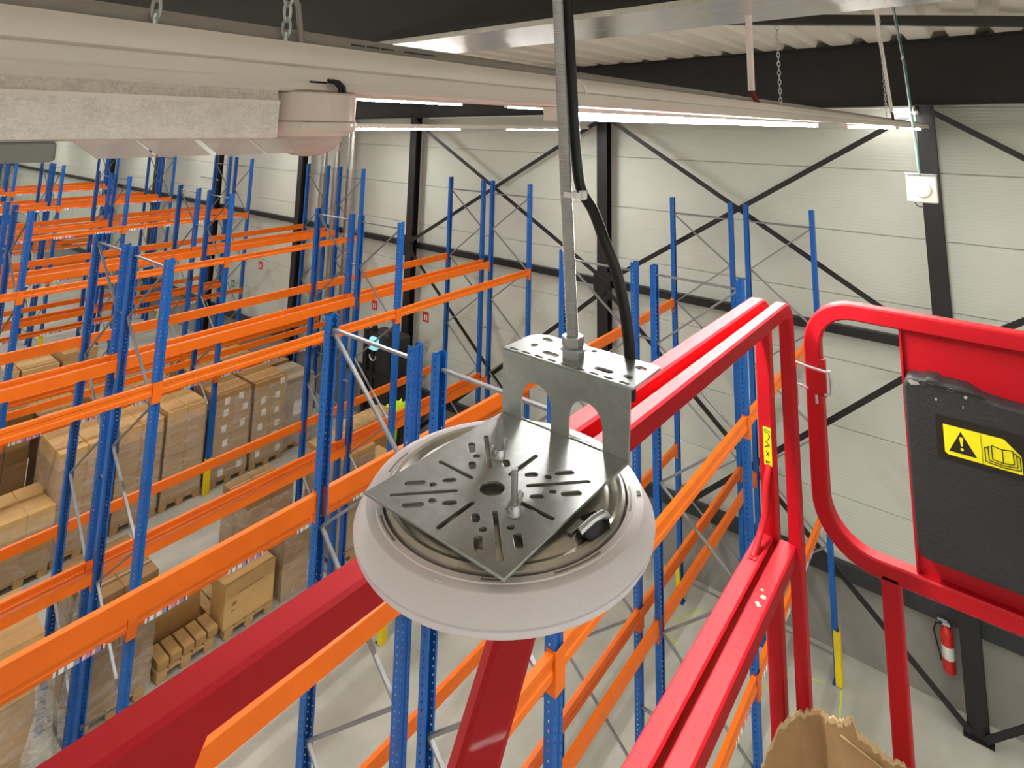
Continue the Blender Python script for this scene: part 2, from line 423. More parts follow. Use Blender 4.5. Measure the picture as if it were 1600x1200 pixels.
# ibeam under the deck over the wall columns
def ibeam(name, x, w, bot, top, y0, y1, lab, mat='black_steel'):
    m = MB()
    def z(f, y): return f(y)
    t = thing(name, lab, 'beam', (x, (y0 + y1) / 2, bot((y0 + y1) / 2)))
    def slab(xa, xb, fa, fb):
        q = MB(); q.add([(xa, y0, fa(y0)), (xb, y0, fa(y0)), (xb, y1, fa(y1)), (xa, y1, fa(y1)), (xa, y0, fb(y0)), (xb, y0, fb(y0)), (xb, y1, fb(y1)), (xa, y1, fb(y1))],
                        [(0, 3, 2, 1), (4, 5, 6, 7), (0, 1, 5, 4), (1, 2, 6, 5), (2, 3, 7, 6), (3, 0, 4, 7)]); return q
    slab(x - w / 2, x + w / 2, bot, lambda y: bot(y) + .02).part('bottom_flange', mat, t)
    slab(x - w / 2, x + w / 2, lambda y: top(y) - .02, top).part('top_flange', mat, t)
    slab(x - .008, x + .008, lambda y: bot(y) + .02, lambda y: top(y) - .02).part('web', mat, t)
    return t, slab
tb, slab = ibeam('roof_beam', XW - .42, .22, lambda y: .40 - .022 * y, lambda y: roof(y) - .003, Y0_, Y1_, 'deep black roof beam above the wall columns')
# nearer black beam with a galvanised soffit below it
tb, slab = ibeam('roof_beam', 2.0, .2, lambda y: .452 - .017 * y, lambda y: roof(y) - .003, Y0_, Y1_, 'near black roof beam filling the top of the view')
q = slab(1.895, 2.34, lambda y: .425 - .017 * y, lambda y: .448 - .017 * y)
q.top('soffit_channel', 'galv_spangle', 'wide galvanised steel channel under the near black roof beam', 'channel')
# diagonal roof brace
MB().bar((5.3, 4.1, 1.22), (10.9, -2.75, 1.36), .12, .12).top('roof_brace', 'black_steel', 'dark diagonal roof brace under the ribbed deck at the upper right', 'brace')

# ================================================================== LIGHTING TRUNKING
def dz(y): return -.0193 * (y - .65)
TP = [(-.03, .033), (-.036, .036), (-.03, .046), (-.030, .0605), (-.0265, .0625), (-.030, .0645), (-.031, .073), (-.027, .084), (-.022, .0875), (-.02, .091), (.02, .091), (.03, .084), (.03, .033), (.026, .033), (.026, .04), (-.026, .04), (-.026, .033)]
def trunk(y, x0, x1, z, lab, grp=None):
    t = thing('light_trunking', lab, 'light trunking', (x0, y, z + .033), grp)
    MB().prism([(y + a, z + b) for a, b in TP], 'x', x0, x1).part('rail', 'trunk_white', t, True)
    MB().prism([(y - .0365, z + .046), (y - .0300, z + .048), (y - .030, z + .0595), (y - .033, z + .0605)], 'x', x0, x1).part('cover_strip', 'trunk_white', t)
    return t
def led_mesh(L):
    h = MB().prism([(-.026, .0245), (.026, .0245), (.026, .034), (-.026, .034)], 'x', 0, L)
    h.box(0, .012, -.024, .024, .008, .0245); h.box(L - .012, L, -.024, .024, .008, .0245)
    d = MB().prism([(-.021, .0245), (-.023, .016), (-.016, .009), (.016, .009), (.023, .016), (.021, .0245)], 'x', .012, L - .012)
    return h.mesh('housing', 'trunk_white'), d.mesh('diffuser', 'led_diffuser', True)
LEDM = {}
def led(x, y, z, L, lab, grp=None, light=True):
    if L not in LEDM: LEDM[L] = led_mesh(L)
    t = thing('led_luminaire', lab, 'light', (x, y, z), grp)
    place('housing', LEDM[L][0], t); place('diffuser', LEDM[L][1], t)
    if light: area(t, L, x + L / 2, y, z + .006, LED_W * L / 2.4)
    return t
def area(par, L, x, y, z, w):
    ld = bpy.data.lights.new('led_light', 'AREA'); ld.shape = 'RECTANGLE'; ld.size = L - .03; ld.size_y = .04; ld.energy = w; ld.color = LED_COL
    lo = bpy.data.objects.new('led_light', ld); COL.objects.link(lo)
    if par: lo.parent = par; lo.location = Vector((x, y, z)) - wpos(par)
    else: lo.location = (x, y, z)
main = trunk(.65, -1.6, 10.9, 0, 'long white light trunking crossing the top, nearest the camera')
led(.93, .65, 0, 2.22, 'lit LED luminaire in the near trunking, just right of the threaded rod', 'lit LED luminaires in the near trunking')
led(3.95, .65, 0, 2.5, 'second lit LED luminaire along the near trunking, beyond the gap', 'lit LED luminaires in the near trunking')
led(6.83, .65, 0, 2.7, 'farthest lit LED luminaire at the wall end of the near trunking', 'lit LED luminaires in the near trunking')
rowY = [6.6, 12.5, 18.7, 24.8, 31.0, 37.2, 43.4, 49.6, -5.3, -11.0]
for i, y in enumerate(rowY):
    z = dz(y); vis = y in (6.6, 12.5)
    trunk(y, -6.0, 10.7, z, f'white light trunking over the {["second", "third", "fourth", "fifth", "sixth", "seventh", "eighth", "ninth", "right-hand", "outermost right-hand"][i]} aisle')
    for j, (xx, L) in enumerate(((4.44, 2.4), (7.97, 2.4))):
        led(xx, y, z, L, f'lit LED luminaire over the {["second", "third", "fourth", "fifth", "sixth", "seventh", "eighth", "ninth", "right-hand", "outermost right-hand"][i]} aisle, {["farther from", "nearer"][j]} the wall', 'lit LED luminaires over the far aisles')
    if y in (6.6, 12.5, -5.3, -11.0):  # unseen luminaires added as fill for the faces turned to the viewer
        for q_, xx in enumerate((-12.3, -9.2, -6.1, -3.0, .5 if y < 0 else -.2)):
            led(xx, y, z, 2.4, f'added unseen LED fill luminaire, {["fifth", "fourth", "third", "second", "first"][q_]} back from the viewer, over the {["second", "third", "fourth", "fifth", "sixth", "seventh", "eighth", "ninth", "right-hand", "outermost right-hand"][i]} aisle', 'added unseen fill luminaires behind the viewer')
    else:
        area(None, 8.5, -1.8, y, z + .03, LED_W * 3.0)
    area(None, 10.0, -18.0, y, z + .03, LED_W * 3.0)
area(None, 15.2, -9.4, .65, .02, LED_W * 4.5)
trunk(4.0, .2, 9.5, .16, 'added white light trunking over the first rack row, mostly hidden behind the near one')  # row added to draw the bright lines just under the near trunking
for xx, nm, L in ((1.75, 'left', 2.4), (4.83, 'right', 1.0)):
    led(xx, 4.0, .16, L, f'thin glowing strip added directly under the near trunking, {nm} one', 'added glowing strips over the first rack row', light=False)
# conduit lying along the near trunking, and its cable loop
c = MB().tube([(-1.6, .668, .1005), (10.5, .668, .1005)], .0105, 14).top('conduit', 'conduit_grey', 'grey plastic conduit lying on top of the near trunking', 'conduit', smooth=True)
for i, x in enumerate((.47, .495, .52, .56, .59)):
    MB().box(x, x + (.02 if i < 3 else .03), .6665 - .0112, .66, .1, .1018).part('printed_mark', 'ink', c)
loop = [(.985, .655, .093)] + [(.985, .655 - .045 * math.sin(a), .062 + .032 * math.cos(a)) for a in [i * math.pi / 8 for i in range(1, 8)]] + [(.985, .655, .03)]
MB().tube(loop, .0018, 6).top('cable_tie', 'plastic_white', 'thin white tie looped round the near trunking right of the rod', 'cable tie')
# galvanised blank module with louvre at the left
t = thing('blank_module', 'galvanised gear tray under the near trunking left of the presence detector', 'light', (-.5, .65, -.02))
MB().prism([(.622, .033), (.616, .018), (.616, -.0185), (.622, -.0205), (.678, -.0205), (.684, -.0185), (.684, .033)], 'x', -1.4, .352).part('tray', 'galv_case', t)
MB().box(-1.4, .352, .6145, .617, .0175, .0215).part('tray_lip', 'trunk_white', t)
MB().cbox(-.4, .160, .622, .675, -.0375, -.0205, .002).part('end_cap', 'end_grey', t)
for x in (.185, .236, .292, .345, .395):
    q = MB(); s = .028 if x < .3 else .024
    q.add([(x - .012, .632, -.0205), (x + .036, .632, -.0205), (x + .056, .632, -.0365 - .0), (x + .008, .632, -.0365), (x - .012, .636, -.0205), (x + .036, .636, -.0205), (x + .056, .636, -.0365), (x + .008, .636, -.0365)],
          [(0, 1, 2, 3), (7, 6, 5, 4), (0, 4, 5, 1), (1, 5, 6, 2), (2, 6, 7, 3), (3, 7, 4, 0)])
    q.part('louvre_blade', 'louvre_plastic', t)
# presence detector
c = (.41, .65, 0)
t = thing('presence_detector', 'round pale presence detector under the near trunking', 'detector', (c[0], c[1], .033))
MB().lathe([(.001, .033), (.052, .033), (.0545, .031), (.0545, .0005), (.054, 0), (.0535, -.0003)], c, 56).part('base', 'detector_plastic', t, True)
MB().lathe([(.0537, -.001), (.056, -.0015), (.0563, -.003), (.0563, -.0085), (.055, -.0115), (.052, -.0125), (.046, -.0175), (.04, -.0175), (.04, -.01), (.001, -.01)], c, 56).part('ring', 'detector_plastic', t, True)
MB().lathe([(.041, -.0175)] + [(.041 * math.cos(a), -.0175 - .0245 * math.sin(a)) for a in [i * math.pi / 20 for i in range(1, 10)]] + [(.0005, -.042)], c, 48).part('dome_lens', 'dome_lens', t, True)
MB().box(.374, .378, .605, .612, -.0065, -.0035).part('indicator', 'paper', t)
# cable hole in the trunking and the black leads into the detector
t = thing('lead_wires', 'black leads curling out of the trunking hole into the presence detector', 'cable', (.42, .62, .033))
hole = [(.400 + .0115 * math.cos(a), .6188, .0455 + .0085 * math.sin(a)) for a in [i * 2 * math.pi / 20 for i in range(20)]]
q = MB(); q.add(hole + [(p[0], .6225, p[2]) for p in hole], [tuple(range(20)), tuple(range(39, 19, -1))] + [(i, (i + 1) % 20, 20 + (i + 1) % 20, 20 + i) for i in range(20)]); q.part('grommet', 'rubber', t)
for k, dx in enumerate((0, .005)):
    MB().tube([(.405 + dx, .632, .046), (.409 + dx, .617, .048), (.415 + dx, .608, .046), (.4195 + dx, .604, .040), (.4205 + dx, .604, .0335)], .0028, 8).part('wire', 'cable_black', t, True)
# chains and drop tubes
linkm = MB().tube([(0, .0055 * math.cos(a), .012 * math.sin(a)) for a in [i * 2 * math.pi / 14 for i in range(14)]], .0018, 6, close=True).mesh('link', 'zinc', True)
bigl = MB().tube([(0, .0085 * math.cos(a), .017 * math.sin(a)) for a in [i * 2 * math.pi / 14 for i in range(14)]], .0024, 6, close=True).mesh('link', 'zinc', True)
def chain(x, y, z0, z1, lab, big=True):
    t = thing('suspension_chain', lab, 'chain', (x, y, z0)); st = .027 if big else .019; i = 0; z = z0 + st / 2
    while z < z1:
        place('link', bigl if big else linkm, t, (0, 0, z - z0), math.pi / 2 * (i % 2) + .35); z += st; i += 1
    MB().tube([(x, y, z0 + .004), (x, y, z0 - .012)], .003, 8).part('hook', 'zinc', t)
    return t
chain(2.57, .65, .105, .424, 'galvanised chain hanging above the long lit luminaire', False)
chain(.232, .65, .1, 1.42, 'galvanised chain above the trunking at the far upper left', False)
chain(.372, .65, .1, 1.42, 'galvanised chain above the presence detector', False)
chain(6.1, .65, .1, 1.42, 'farthest galvanised chain holding the near trunking')
MB().tube([(.392, .648, .093), (.388, .655, .14), (.374, .66, .165), (.369, .66, .26), (.37, .66, 1.43)], .0035, 8).top('white_cable', 'conduit_grey', 'pale cable dropping beside the chain above the presence detector', 'cable', smooth=True)
t = thing('drop_tube', 'pale plastic tube dropping to the trunking beside the chain', 'tube', (2.2, .655, .1))
MB().tube([(2.2, .655, .135), (2.2, .655, .424)], .012, 12).part('tube', 'trunk_white', t, True)
MB().tube([(2.2, .655, .135), (2.205, .65, .115), (2.22, .64, .092)], .009, 8).part('end', 'oxide_red', t, True)
t = thing('drop_tube', 'slanting pale tube by the farthest chain of the near trunking', 'tube', (6.5, .655, .1))
MB().tube([(6.55, .655, .18), (6.05, .66, .95), (6.05, .66, 1.42)], .016, 10).part('tube', 'trunk_white', t, True)
MB().tube([(6.55, .655, .18), (6.58, .65, .092)], .012, 8).part('end', 'oxide_red', t, True)
# conduit under the wall beam, small wall light
MB().tube([(XW - .56, 1.25, .345), (XW - .56, 11.6, .12)], .014, 8).top('conduit', 'trunk_white', 'thin white conduit running under the deep wall beam', 'conduit')
t = thing('emergency_light', 'small lit emergency light high on the wall column by the corner', 'light', (XW - .5, .95, .25))
MB().box(XW - .6, XW - .42, .80, 1.10, .29, .34).part('housing', 'trunk_white', t)
MB().box(XW - .62, XW - .44, .81, 1.09, .262, .29).part('diffuser', 'led_diffuser', t)
# silver ventilation pipes on the wall
for y, nm in ((16.55, 'left'), (15.9, 'middle'), (15.15, 'right')):
    r = .1 if y > 15.5 else .13
    t = thing('vent_pipe', f'silver metal pipe on the wall, {nm} one of three', 'pipe', (XW - .3, y, FL + 1.2))
    MB().tube([(XW - .35, y, FL + 1.2), (XW - .35, y, .03)], r, 18).part('pipe', 'aluminium', t, True)
    for z in (-5.2, -3.3, -1.4):
        MB().tube([(XW - .35, y, z), (XW - .35, y, z + .05)], r + .012, 18).part('clamp', 'zinc', t)
# wall signs
def sign(y, z, lab, mat='sign_red'):
    t = thing('wall_sign', lab, 'sign', (XW - .05, y, z - .12))
    MB().box(XW - .012, XW, y - .11, y + .11, z - .12, z + .12).part('board', mat, t)
    MB().box(XW - .016, XW - .012, y + .01, y + .055, z - .08, z + .05).part('symbol', 'paper', t)
    MB().box(XW - .016, XW - .012, y - .06, y - .03, z - .08, z + .06).part('symbol', 'paper', t)
sign(12.05, -5.05, 'red fire extinguisher sign right of the black truck')
sign(14.15, -5.15, 'red fire sign high on the wall left of the black truck')
sign(20.4, -5.0, 'red fire sign on the wall behind the middle racks')
sign(22.2, -5.9, 'green safety sign low on the wall at the far left', 'sign_green')
MB().tube([(XW - .5, 23.0, -2.25), (XW - .1, 25.3, -2.3)], .02, 8).top('wall_bracket_rod', 'brace_zinc', 'short grey rod sticking out high on the left wall', 'rod')

# ================================================================== PALLET RACKS
XA, XB, XC, XD = 10.79, 7.09, 3.39, -.31
UP = [(-.05, 0), (-.018, 0), (-.013, .009), (.013, .009), (.018, 0), (.05, 0), (.05, .07), (.03, .07), (.03, .067), (.047, .067), (.047, .003), (.0195, .003), (.0145, .012), (-.0145, .012), (-.0195, .003), (-.047, .003), (-.047, .067), (-.03, .067), (-.03, .07), (-.05, .07)]
hA, hB = H - 1.33, H - 1.72
upm = {h: MB().prism(UP, 'z', 0, h).mesh('upright', 'blue_perforated') for h in (hA, hB)}
basem = MB().box(-.07, .07, -.03, .1, 0, .006).mesh('base_plate', 'blue')
prot = MB().prism([(-.066, .05), (-.066, -.02), (-.05, -.034), (.05, -.034), (.066, -.02), (.066, .05), (.058, .05), (.058, -.017), (.046, -.026), (-.046, -.026), (-.058, -.017), (-.058, .05)], 'z', 0, .72)
protm = prot.mesh('post_protector', 'yellow_plastic')
BPR = [(-.025, 0), (-.025, -.034), (-.018, -.044), (-.018, -.082), (-.025, -.092), (-.025, -.135), (.025, -.135), (.025, 0)]
LB = 3.60
beamm = MB().prism(BPR, 'x', -LB / 2 + .004, LB / 2 - .004).mesh('beam', 'orange')
cm_ = MB(); cm_.box(-.004, .0, -.034, .034, -.225, .012); cm_.box(-.052, .0, -.040, -.0355, -.225, .012); connL = cm_.mesh('end_connector', 'orange')
cm_ = MB(); cm_.box(.0, .004, -.034, .034, -.225, .012); cm_.box(.0, .052, -.040, -.0355, -.225, .012); connR = cm_.mesh('end_connector', 'orange')
tagm = MB().box(-.23, .23, -.0275, -.0252, -.152, -.105).mesh('location_label', 'location_print')
rows = [((2.33, 3.40), (3.67, 4.77)), ((8.17, 9.28), (9.56, 10.65)), ((14.15, 15.25), (15.85, 16.90)), ((20.35, 21.45), (21.88, 22.97)), ((26.5, 27.6), (27.95, 29.05)), ((32.6, 33.7), (34.0, 35.1))]
bmc = {}
def bracemesh(k, a, b):
    if k not in bmc:
        q = MB(); p, r = Vector(a), Vector(b); q.bar(p, r, .022, .032, (1, 0, 0)); bmc[k] = q.mesh('brace', 'brace_zinc')
    return bmc[k]
ordw = ['first', 'second', 'third', 'fourth', 'fifth', 'sixth']
for ri, pair in enumerate(rows):
    xs = [XA, XB, XC] + ([XD] if ri < 3 else [])
    for si, (y0, y1) in enumerate(pair):
        t = thing('pallet_rack', f'blue and orange pallet rack, {["near", "far"][si]} half of the {ordw[ri]} double row from the red platform', 'pallet rack', (XC, (y0 + y1) / 2, FL), 'double rows of pallet racking')
        T = wpos(t); w = y1 - y0 - .07; outer_near = si == 0
        for xi, x in enumerate(xs):
            h = hA if xi == 0 else hB
            u0 = place('upright', upm[h], t, (x - T.x, y0 - .035 - T.y, 0)); u1 = place('upright', upm[h], t, (x - T.x, y1 + .035 - T.y, 0), math.pi)
            for u in (u0, u1): place('base_plate', basem, u)
            place('post_protector', protm, u0 if outer_near else u1)
            # zig-zag bracing
            ztop = (-1.62 if xi == 0 else -1.83); ya, yb = y0 + .036, y1 - .036
            k = (round(yb - ya, 3), 'h')
            place('brace', bracemesh(k, (0, 0, 0), (0, yb - ya, 0)), t, (x - T.x, ya - T.y, ztop - FL))
            place('brace', bracemesh(k, (0, 0, 0), (0, yb - ya, 0)), t, (x - T.x, ya - T.y, .35))
            z = ztop - .02; sgn = outer_near; P = .775
            while z - P > FL + .3:
                kk = (round(yb - ya, 3), sgn)
                A, B = ((0, 0, 0), (0, yb - ya, -P)) if sgn else ((0, 0, -P), (0, yb - ya, 0))
                place('brace', bracemesh(kk, A, B), t, (x - T.x, ya - T.y, z - FL)); z -= P; sgn = not sgn
        for bi in range(len(xs) - 1):
            xm = (xs[bi] + xs[bi + 1]) / 2
            for lz in (-3.14, -5.60):
                for yy, rot in ((y0 - .01, 0), (y1 + .01, math.pi)):
                    b = place('beam', beamm, t, (xm - T.x, yy - T.y, lz - FL), rot)
                    place('end_connector', connL, b, (-LB / 2, 0, 0)); place('end_connector', connR, b, (LB / 2, 0, 0))
                    if si == 0 and rot == 0 and (lz < -5 or ri > 2):
                        for tx in (-1.49, -.54, .42, 1.36): place('location_label', tagm, b, (tx, 0, 0))
        if si == 0:
            g = pair[1][0] - y1
            for x in xs:
                for z in (-2.6, -4.6, -6.6):
                    k = ('sp', round(g, 3)); place('row_spacer', bracemesh(k, (0, 0, 0), (0, g - .07, 0)), t, (x - T.x, y1 + .035 - T.y, z - FL))

# ================================================================== PALLETS AND CARTONS
pm = {'deck_board': MB().box(-.07, .07, 0, 1.2, 0, .022).mesh('deck_board', 'wood'), 'bearer': MB().box(0, .8, 0, .14, 0, .022).mesh('bearer', 'wood'),
      'block': MB().box(-.07, .07, 0, .14, 0, .078).mesh('block', 'wood'), 'bottom_board': MB().box(-.05, .05, 0, 1.2, 0, .022).mesh('bottom_board', 'wood')}
def pallet(x, y, lab, z=FL):
    t = thing('pallet', lab, 'pallet', (x + .4, y + .6, z), 'wooden pallets on the floor')
    for i in range(5): place('deck_board', pm['deck_board'], t, (-.33 + i * .165, -.6, .122))
    for j in (0, .53, 1.06):
        place('bearer', pm['bearer'], t, (-.4, -.6 + j, .1))
        for i in (-.33, 0, .33): place('block', pm['block'], t, (i, -.6 + j, .022))
    for i in (-.33, 0, .33): place('bottom_board', pm['bottom_board'], t, (i, -.6, 0))
    return t
cmesh = {}
def cartonmesh(w, dd, h, mat):
    k = (round(w, 3), round(dd, 3), round(h, 3), mat)
    if k not in cmesh:
        q = MB(); q.cbox(-w / 2 + .003, w / 2 - .003, -dd / 2 + .003, dd / 2 - .003, .001, h - .003, .006)
        cmesh[k] = q.mesh('carton', mat)
    return cmesh[k]
tapes = {}
def carton(x, y, z, w, dd, h, mat, lab, grp, tape=False, label=None):
    o = place('cardboard_box', cartonmesh(w, dd, h, mat), None, (x, y, z)); tag(o, lab, 'box', grp)
    if tape:
        k = (round(w, 3), round(dd, 3), round(h, 3))
        if k not in tapes: tapes[k] = MB().box(-w / 2 + .01, w / 2 - .01, -.022, .022, h - .0035, h - .0015).mesh('tape', 'tape')
        place('tape', tapes[k], o)
    if label:
        k = ('lb', label, round(dd, 3))
        if k not in tapes: tapes[k] = MB().box(-label[0] / 2, label[0] / 2, -dd / 2 - .001, -dd / 2 + .003, -label[1] / 2, label[1] / 2).mesh('paper_label', 'paper')
        place('paper_label', tapes[k], o, (random.uniform(-.05, .1), 0, h / 2 + random.uniform(-.03, .03)))
    return o
def stack(desc, x0, y0, w, dpt, nx, ny, nl, top, mat='carton', pal=True, leftside=True, label=None, wrap=True, jitter=.008, tops=None, z0=None):
    if pal: pallet(x0 + (w - .8) / 2, y0, 'wooden pallet under ' + desc)
    zb = (FL + .145) if z0 is None else z0; h = (top - zb) / nl; cw, cd = w / nx, dpt / ny
    for l in range(nl):
        for i in range(nx):
            for j in range(ny):
                istop = l == nl - 1
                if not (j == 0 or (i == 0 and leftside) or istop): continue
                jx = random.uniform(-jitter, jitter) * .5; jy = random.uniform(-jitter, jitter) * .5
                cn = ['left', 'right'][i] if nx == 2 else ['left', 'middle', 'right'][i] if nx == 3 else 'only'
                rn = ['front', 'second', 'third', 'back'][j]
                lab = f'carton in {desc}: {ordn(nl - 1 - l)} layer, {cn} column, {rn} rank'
                m = mat if (not istop or tops is None) else tops  # lighter carton on top layers paints in the light from above
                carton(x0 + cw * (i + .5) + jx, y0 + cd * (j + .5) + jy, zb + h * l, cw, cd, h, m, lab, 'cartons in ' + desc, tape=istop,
                       label=label if (label and j == 0 and random.random() < .85) else None)
    if wrap:
        q = MB(); e = .014; n = 9; vs = []; prof = []
        per = [(x0 - e, y0 - e), (x0 + w + e, y0 - e), (x0 + w + e, y0 + dpt + e), (x0 - e, y0 + dpt + e)]
        zt = top - .10
        q.add([(a, b, zb) for a, b in per] + [(a, b, zt) for a, b in per], [(0, 1, 5, 4), (1, 2, 6, 5), (2, 3, 7, 6), (3, 0, 4, 7)])
        q.top('stretch_wrap', 'stretch_film', 'clear stretch film round ' + desc, 'plastic film', 'stretch films on the pallet loads')
# third double row, floor level, in front of the yellow post
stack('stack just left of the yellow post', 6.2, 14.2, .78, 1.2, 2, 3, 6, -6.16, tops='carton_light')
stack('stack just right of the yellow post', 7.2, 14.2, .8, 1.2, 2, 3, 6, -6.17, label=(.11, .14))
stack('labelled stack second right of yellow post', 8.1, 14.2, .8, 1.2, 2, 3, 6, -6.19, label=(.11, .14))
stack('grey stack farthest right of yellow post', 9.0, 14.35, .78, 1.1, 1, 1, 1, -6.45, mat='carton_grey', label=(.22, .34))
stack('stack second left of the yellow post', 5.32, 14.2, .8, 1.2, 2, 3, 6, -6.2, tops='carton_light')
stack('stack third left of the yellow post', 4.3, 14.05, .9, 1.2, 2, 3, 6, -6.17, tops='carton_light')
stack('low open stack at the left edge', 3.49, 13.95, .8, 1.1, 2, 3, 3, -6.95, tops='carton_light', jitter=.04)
for i, (x, tp) in enumerate(((2.45, -5.95), (3.5, -5.9), (4.45, -6.15), (5.35, -6.1), (6.2, -6.2), (7.3, -6.1), (8.2, -6.15), (9.1, -6.5))):
    stack(f'back-row stack {["leftmost", "second from left", "third from left", "fourth from left", "fourth from right", "third from right", "second from right", "rightmost"][i]}', x, 15.75, .78, 1.2, 2, 2, 2, tp, mat='carton_dark' if i < 2 else 'carton', leftside=i < 2, wrap=False)  # darker carton paints in the shadow on the two leftmost stacks
# second double row, floor level
stack('wrapped stack behind the labelled beam', 3.62, 10.1, .88, 1.2, 2, 2, 4, -6.5, mat='carton_dark')
stack('small front stack right of the large carton', 6.52, 10.1, .48, .5, 1, 1, 2, -6.98, mat='carton', pal=False, z0=FL + .001, tops='carton')
stack('taller stack beside the thick upright', 6.13, 10.68, .86, .9, 2, 2, 3, -6.6, mat='carton_dark', pal=False, z0=FL + .001)
pallet(4.62, 10.12, 'wooden pallet under the row of five small slotted cartons')
for i in range(5):
    carton(4.62 + .09 + i * .176, 10.35, FL + .145, .158, .42, .11, 'carton', f'small plain carton, {["leftmost", "second", "middle", "fourth", "rightmost"][i]} of five standing on one pallet', 'five small cartons in a row')
carton(5.02, 10.85, FL + .145, .8, .42, .52, 'carton', 'tall plain brown carton behind the five small cartons', 'large brown cartons', tape=True)
def print_lines(o, x0, y, z0):
    for dx0, dx1, zz, hh in ((-.2, .22, .12, .014), (-.3, -.22, -.02, .05), (-.3, -.24, -.1, .02)):
        q = MB().box(x0 + dx0, x0 + dx1, y - .0015, y + .001, z0 + zz, z0 + zz + hh); q.part('printed_text', 'carton_dark', o)
pallet(5.57, 10.1, 'wooden pallet under the single large brown carton')
o = carton(5.96, 10.33, FL + .145, .84, .44, .62, 'carton_light', 'large brown carton alone on its pallet just above the red rail', 'large brown cartons', tape=True)
print_lines(o, 5.96, 10.33 - .22 + .003, FL + .145 + .3)
# left bay of the second row
stack('wrapped load at the lower left edge', 1.1, 9.45, .85, 1.1, 2, 2, 3, -6.15, mat='carton')
stack('wrapped load beside the thick lower-left upright', 2.12, 9.45, .85, 1.1, 2, 2, 3, -6.1, mat='carton', tops='carton_light')
for x, y, z0, z1, nm in ((3.02, 9.4, FL + .1, -6.2, 'hanging between the two lower-left loads'), (3.5, 9.9, FL + .1, -6.0, 'hanging left of the wrapped stack behind the labelled beam')):
    q = MB(); n = 10; vs = []
    for i in range(n + 1):
        z = z0 + (z1 - z0) * i / n; s = 1 - .55 * i / n
        vs += [(x - .18 * s + .03 * math.sin(i * 1.3), y - .05, z), (x + .02 * math.sin(i * 2.1), y - .12 * s, z), (x + .16 * s, y - .02 + .03 * math.cos(i), z)]
    q.add(vs, [(i * 3 + k, i * 3 + k + 1, i * 3 + 4 + k, i * 3 + 3 + k) for i in range(n) for k in (0, 1)])
    q.top('loose_film', 'loose_film', 'crumpled clear film ' + nm, 'plastic film', smooth=True)
# right bay of the second row
stack('stack left of the hi-vis jacket', 7.5, 10.0, .8, 1.1, 2, 2, 4, -6.25, mat='carton')
stack('stack below the hi-vis jacket', 8.5, 10.0, .8, 1.1, 2, 2, 2, -7.0, mat='carton', tops='carton_light')
MB().box(8.6, 9.8, 11.2, 11.75, -6.56, -6.52).top('wooden_board', 'wood', 'pale wooden board lying on the load below the hi-vis jacket', 'board')
MB().cbox(8.75, 9.65, 11.22, 11.72, FL, -6.561, .01).top('plain_crate', 'carton', 'plain brown crate carrying the pale wooden board', 'crate')
# fourth row tops
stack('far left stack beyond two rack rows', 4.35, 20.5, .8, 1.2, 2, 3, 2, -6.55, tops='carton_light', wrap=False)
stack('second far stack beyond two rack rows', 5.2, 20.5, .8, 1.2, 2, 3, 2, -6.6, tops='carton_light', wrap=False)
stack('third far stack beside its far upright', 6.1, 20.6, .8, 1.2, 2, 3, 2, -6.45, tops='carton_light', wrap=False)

# ================================================================== TRUCK, EXTINGUISHER, FLOOR MARKS
t = thing('reach_truck', 'black reach truck mast parked upright against the wall', 'forklift', (10.4, 12.55, FL))
for y in (12.0, 13.1): MB().box(10.35, 10.5, y - .07, y + .07, FL + .1, -5.3).part('mast_rail', 'black_steel', t)
for y in (12.22, 12.88): MB().box(10.42, 10.52, y - .05, y + .05, FL + .1, -5.2).part('inner_mast', 'black_steel', t)
for z in (-5.45, -6.4, -7.3): MB().box(10.38, 10.5, 12.0, 13.1, z, z + .12).part('cross_bar', 'black_steel', t)
MB().cbox(10.46, 10.95, 12.02, 13.08, FL + .15, -5.35, .05).part('body', 'black_plastic', t)
MB().cbox(10.28, 10.44, 12.62, 12.88, -5.72, -5.42, .03).part('display', 'screen_cyan', t)
MB().tube(arc((10.25, 12.65, -5.8), .12, 180, 360, 10, 'yz'), .018, 6).part('grab_handle', 'zinc', t)
MB().cbox(9.9, 10.4, 12.1, 13.2, FL + .05, FL + .35, .04).part('chassis', 'black_plastic', t)
MB().cbox(9.75, 9.9, 12.95, 13.25, FL + .06, FL + .4, .03).part('leg_end', 'sign_red', t)
for y in (12.2, 13.1): MB().tube([(9.98, y - .05, FL + .1), (9.98, y + .05, FL + .1)], .1, 16).part('wheel', 'rubber', t)
q = MB(); n = 8; vs = []
for i in range(n + 1):
    for j in range(5):
        vs.append((9.86 + .06 * math.sin(i * 1.7 + j) + j * .11, 11.12 + i * .085, -6.52 - .16 * abs(i - 4) / 4 - .1 * (j == 0) - .05 * math.sin(i * 2.3 + j * 1.4)))
q.add(vs, [(i * 5 + j, i * 5 + j + 1, i * 5 + j + 6, i * 5 + j + 5) for i in range(n) for j in range(4)])
w2 = [(p[0] - .02, p[1], p[2]) for p in vs[::5]]
q.add(w2 + [(p[0] - .03, p[1], p[2] - .42) for p in w2], [(i, i + 1, n + 2 + i, n + 1 + i) for i in range(n)])
q.top('hi_vis_jacket', 'hivis', 'fluorescent yellow-green jacket draped at the foot of the black truck', 'jacket', smooth=True)
q = MB().cbox(9.95, 10.35, 11.15, 11.8, FL, -6.80, .02).top('tool_box', 'black_plastic', 'black box under the fluorescent jacket', 'box')

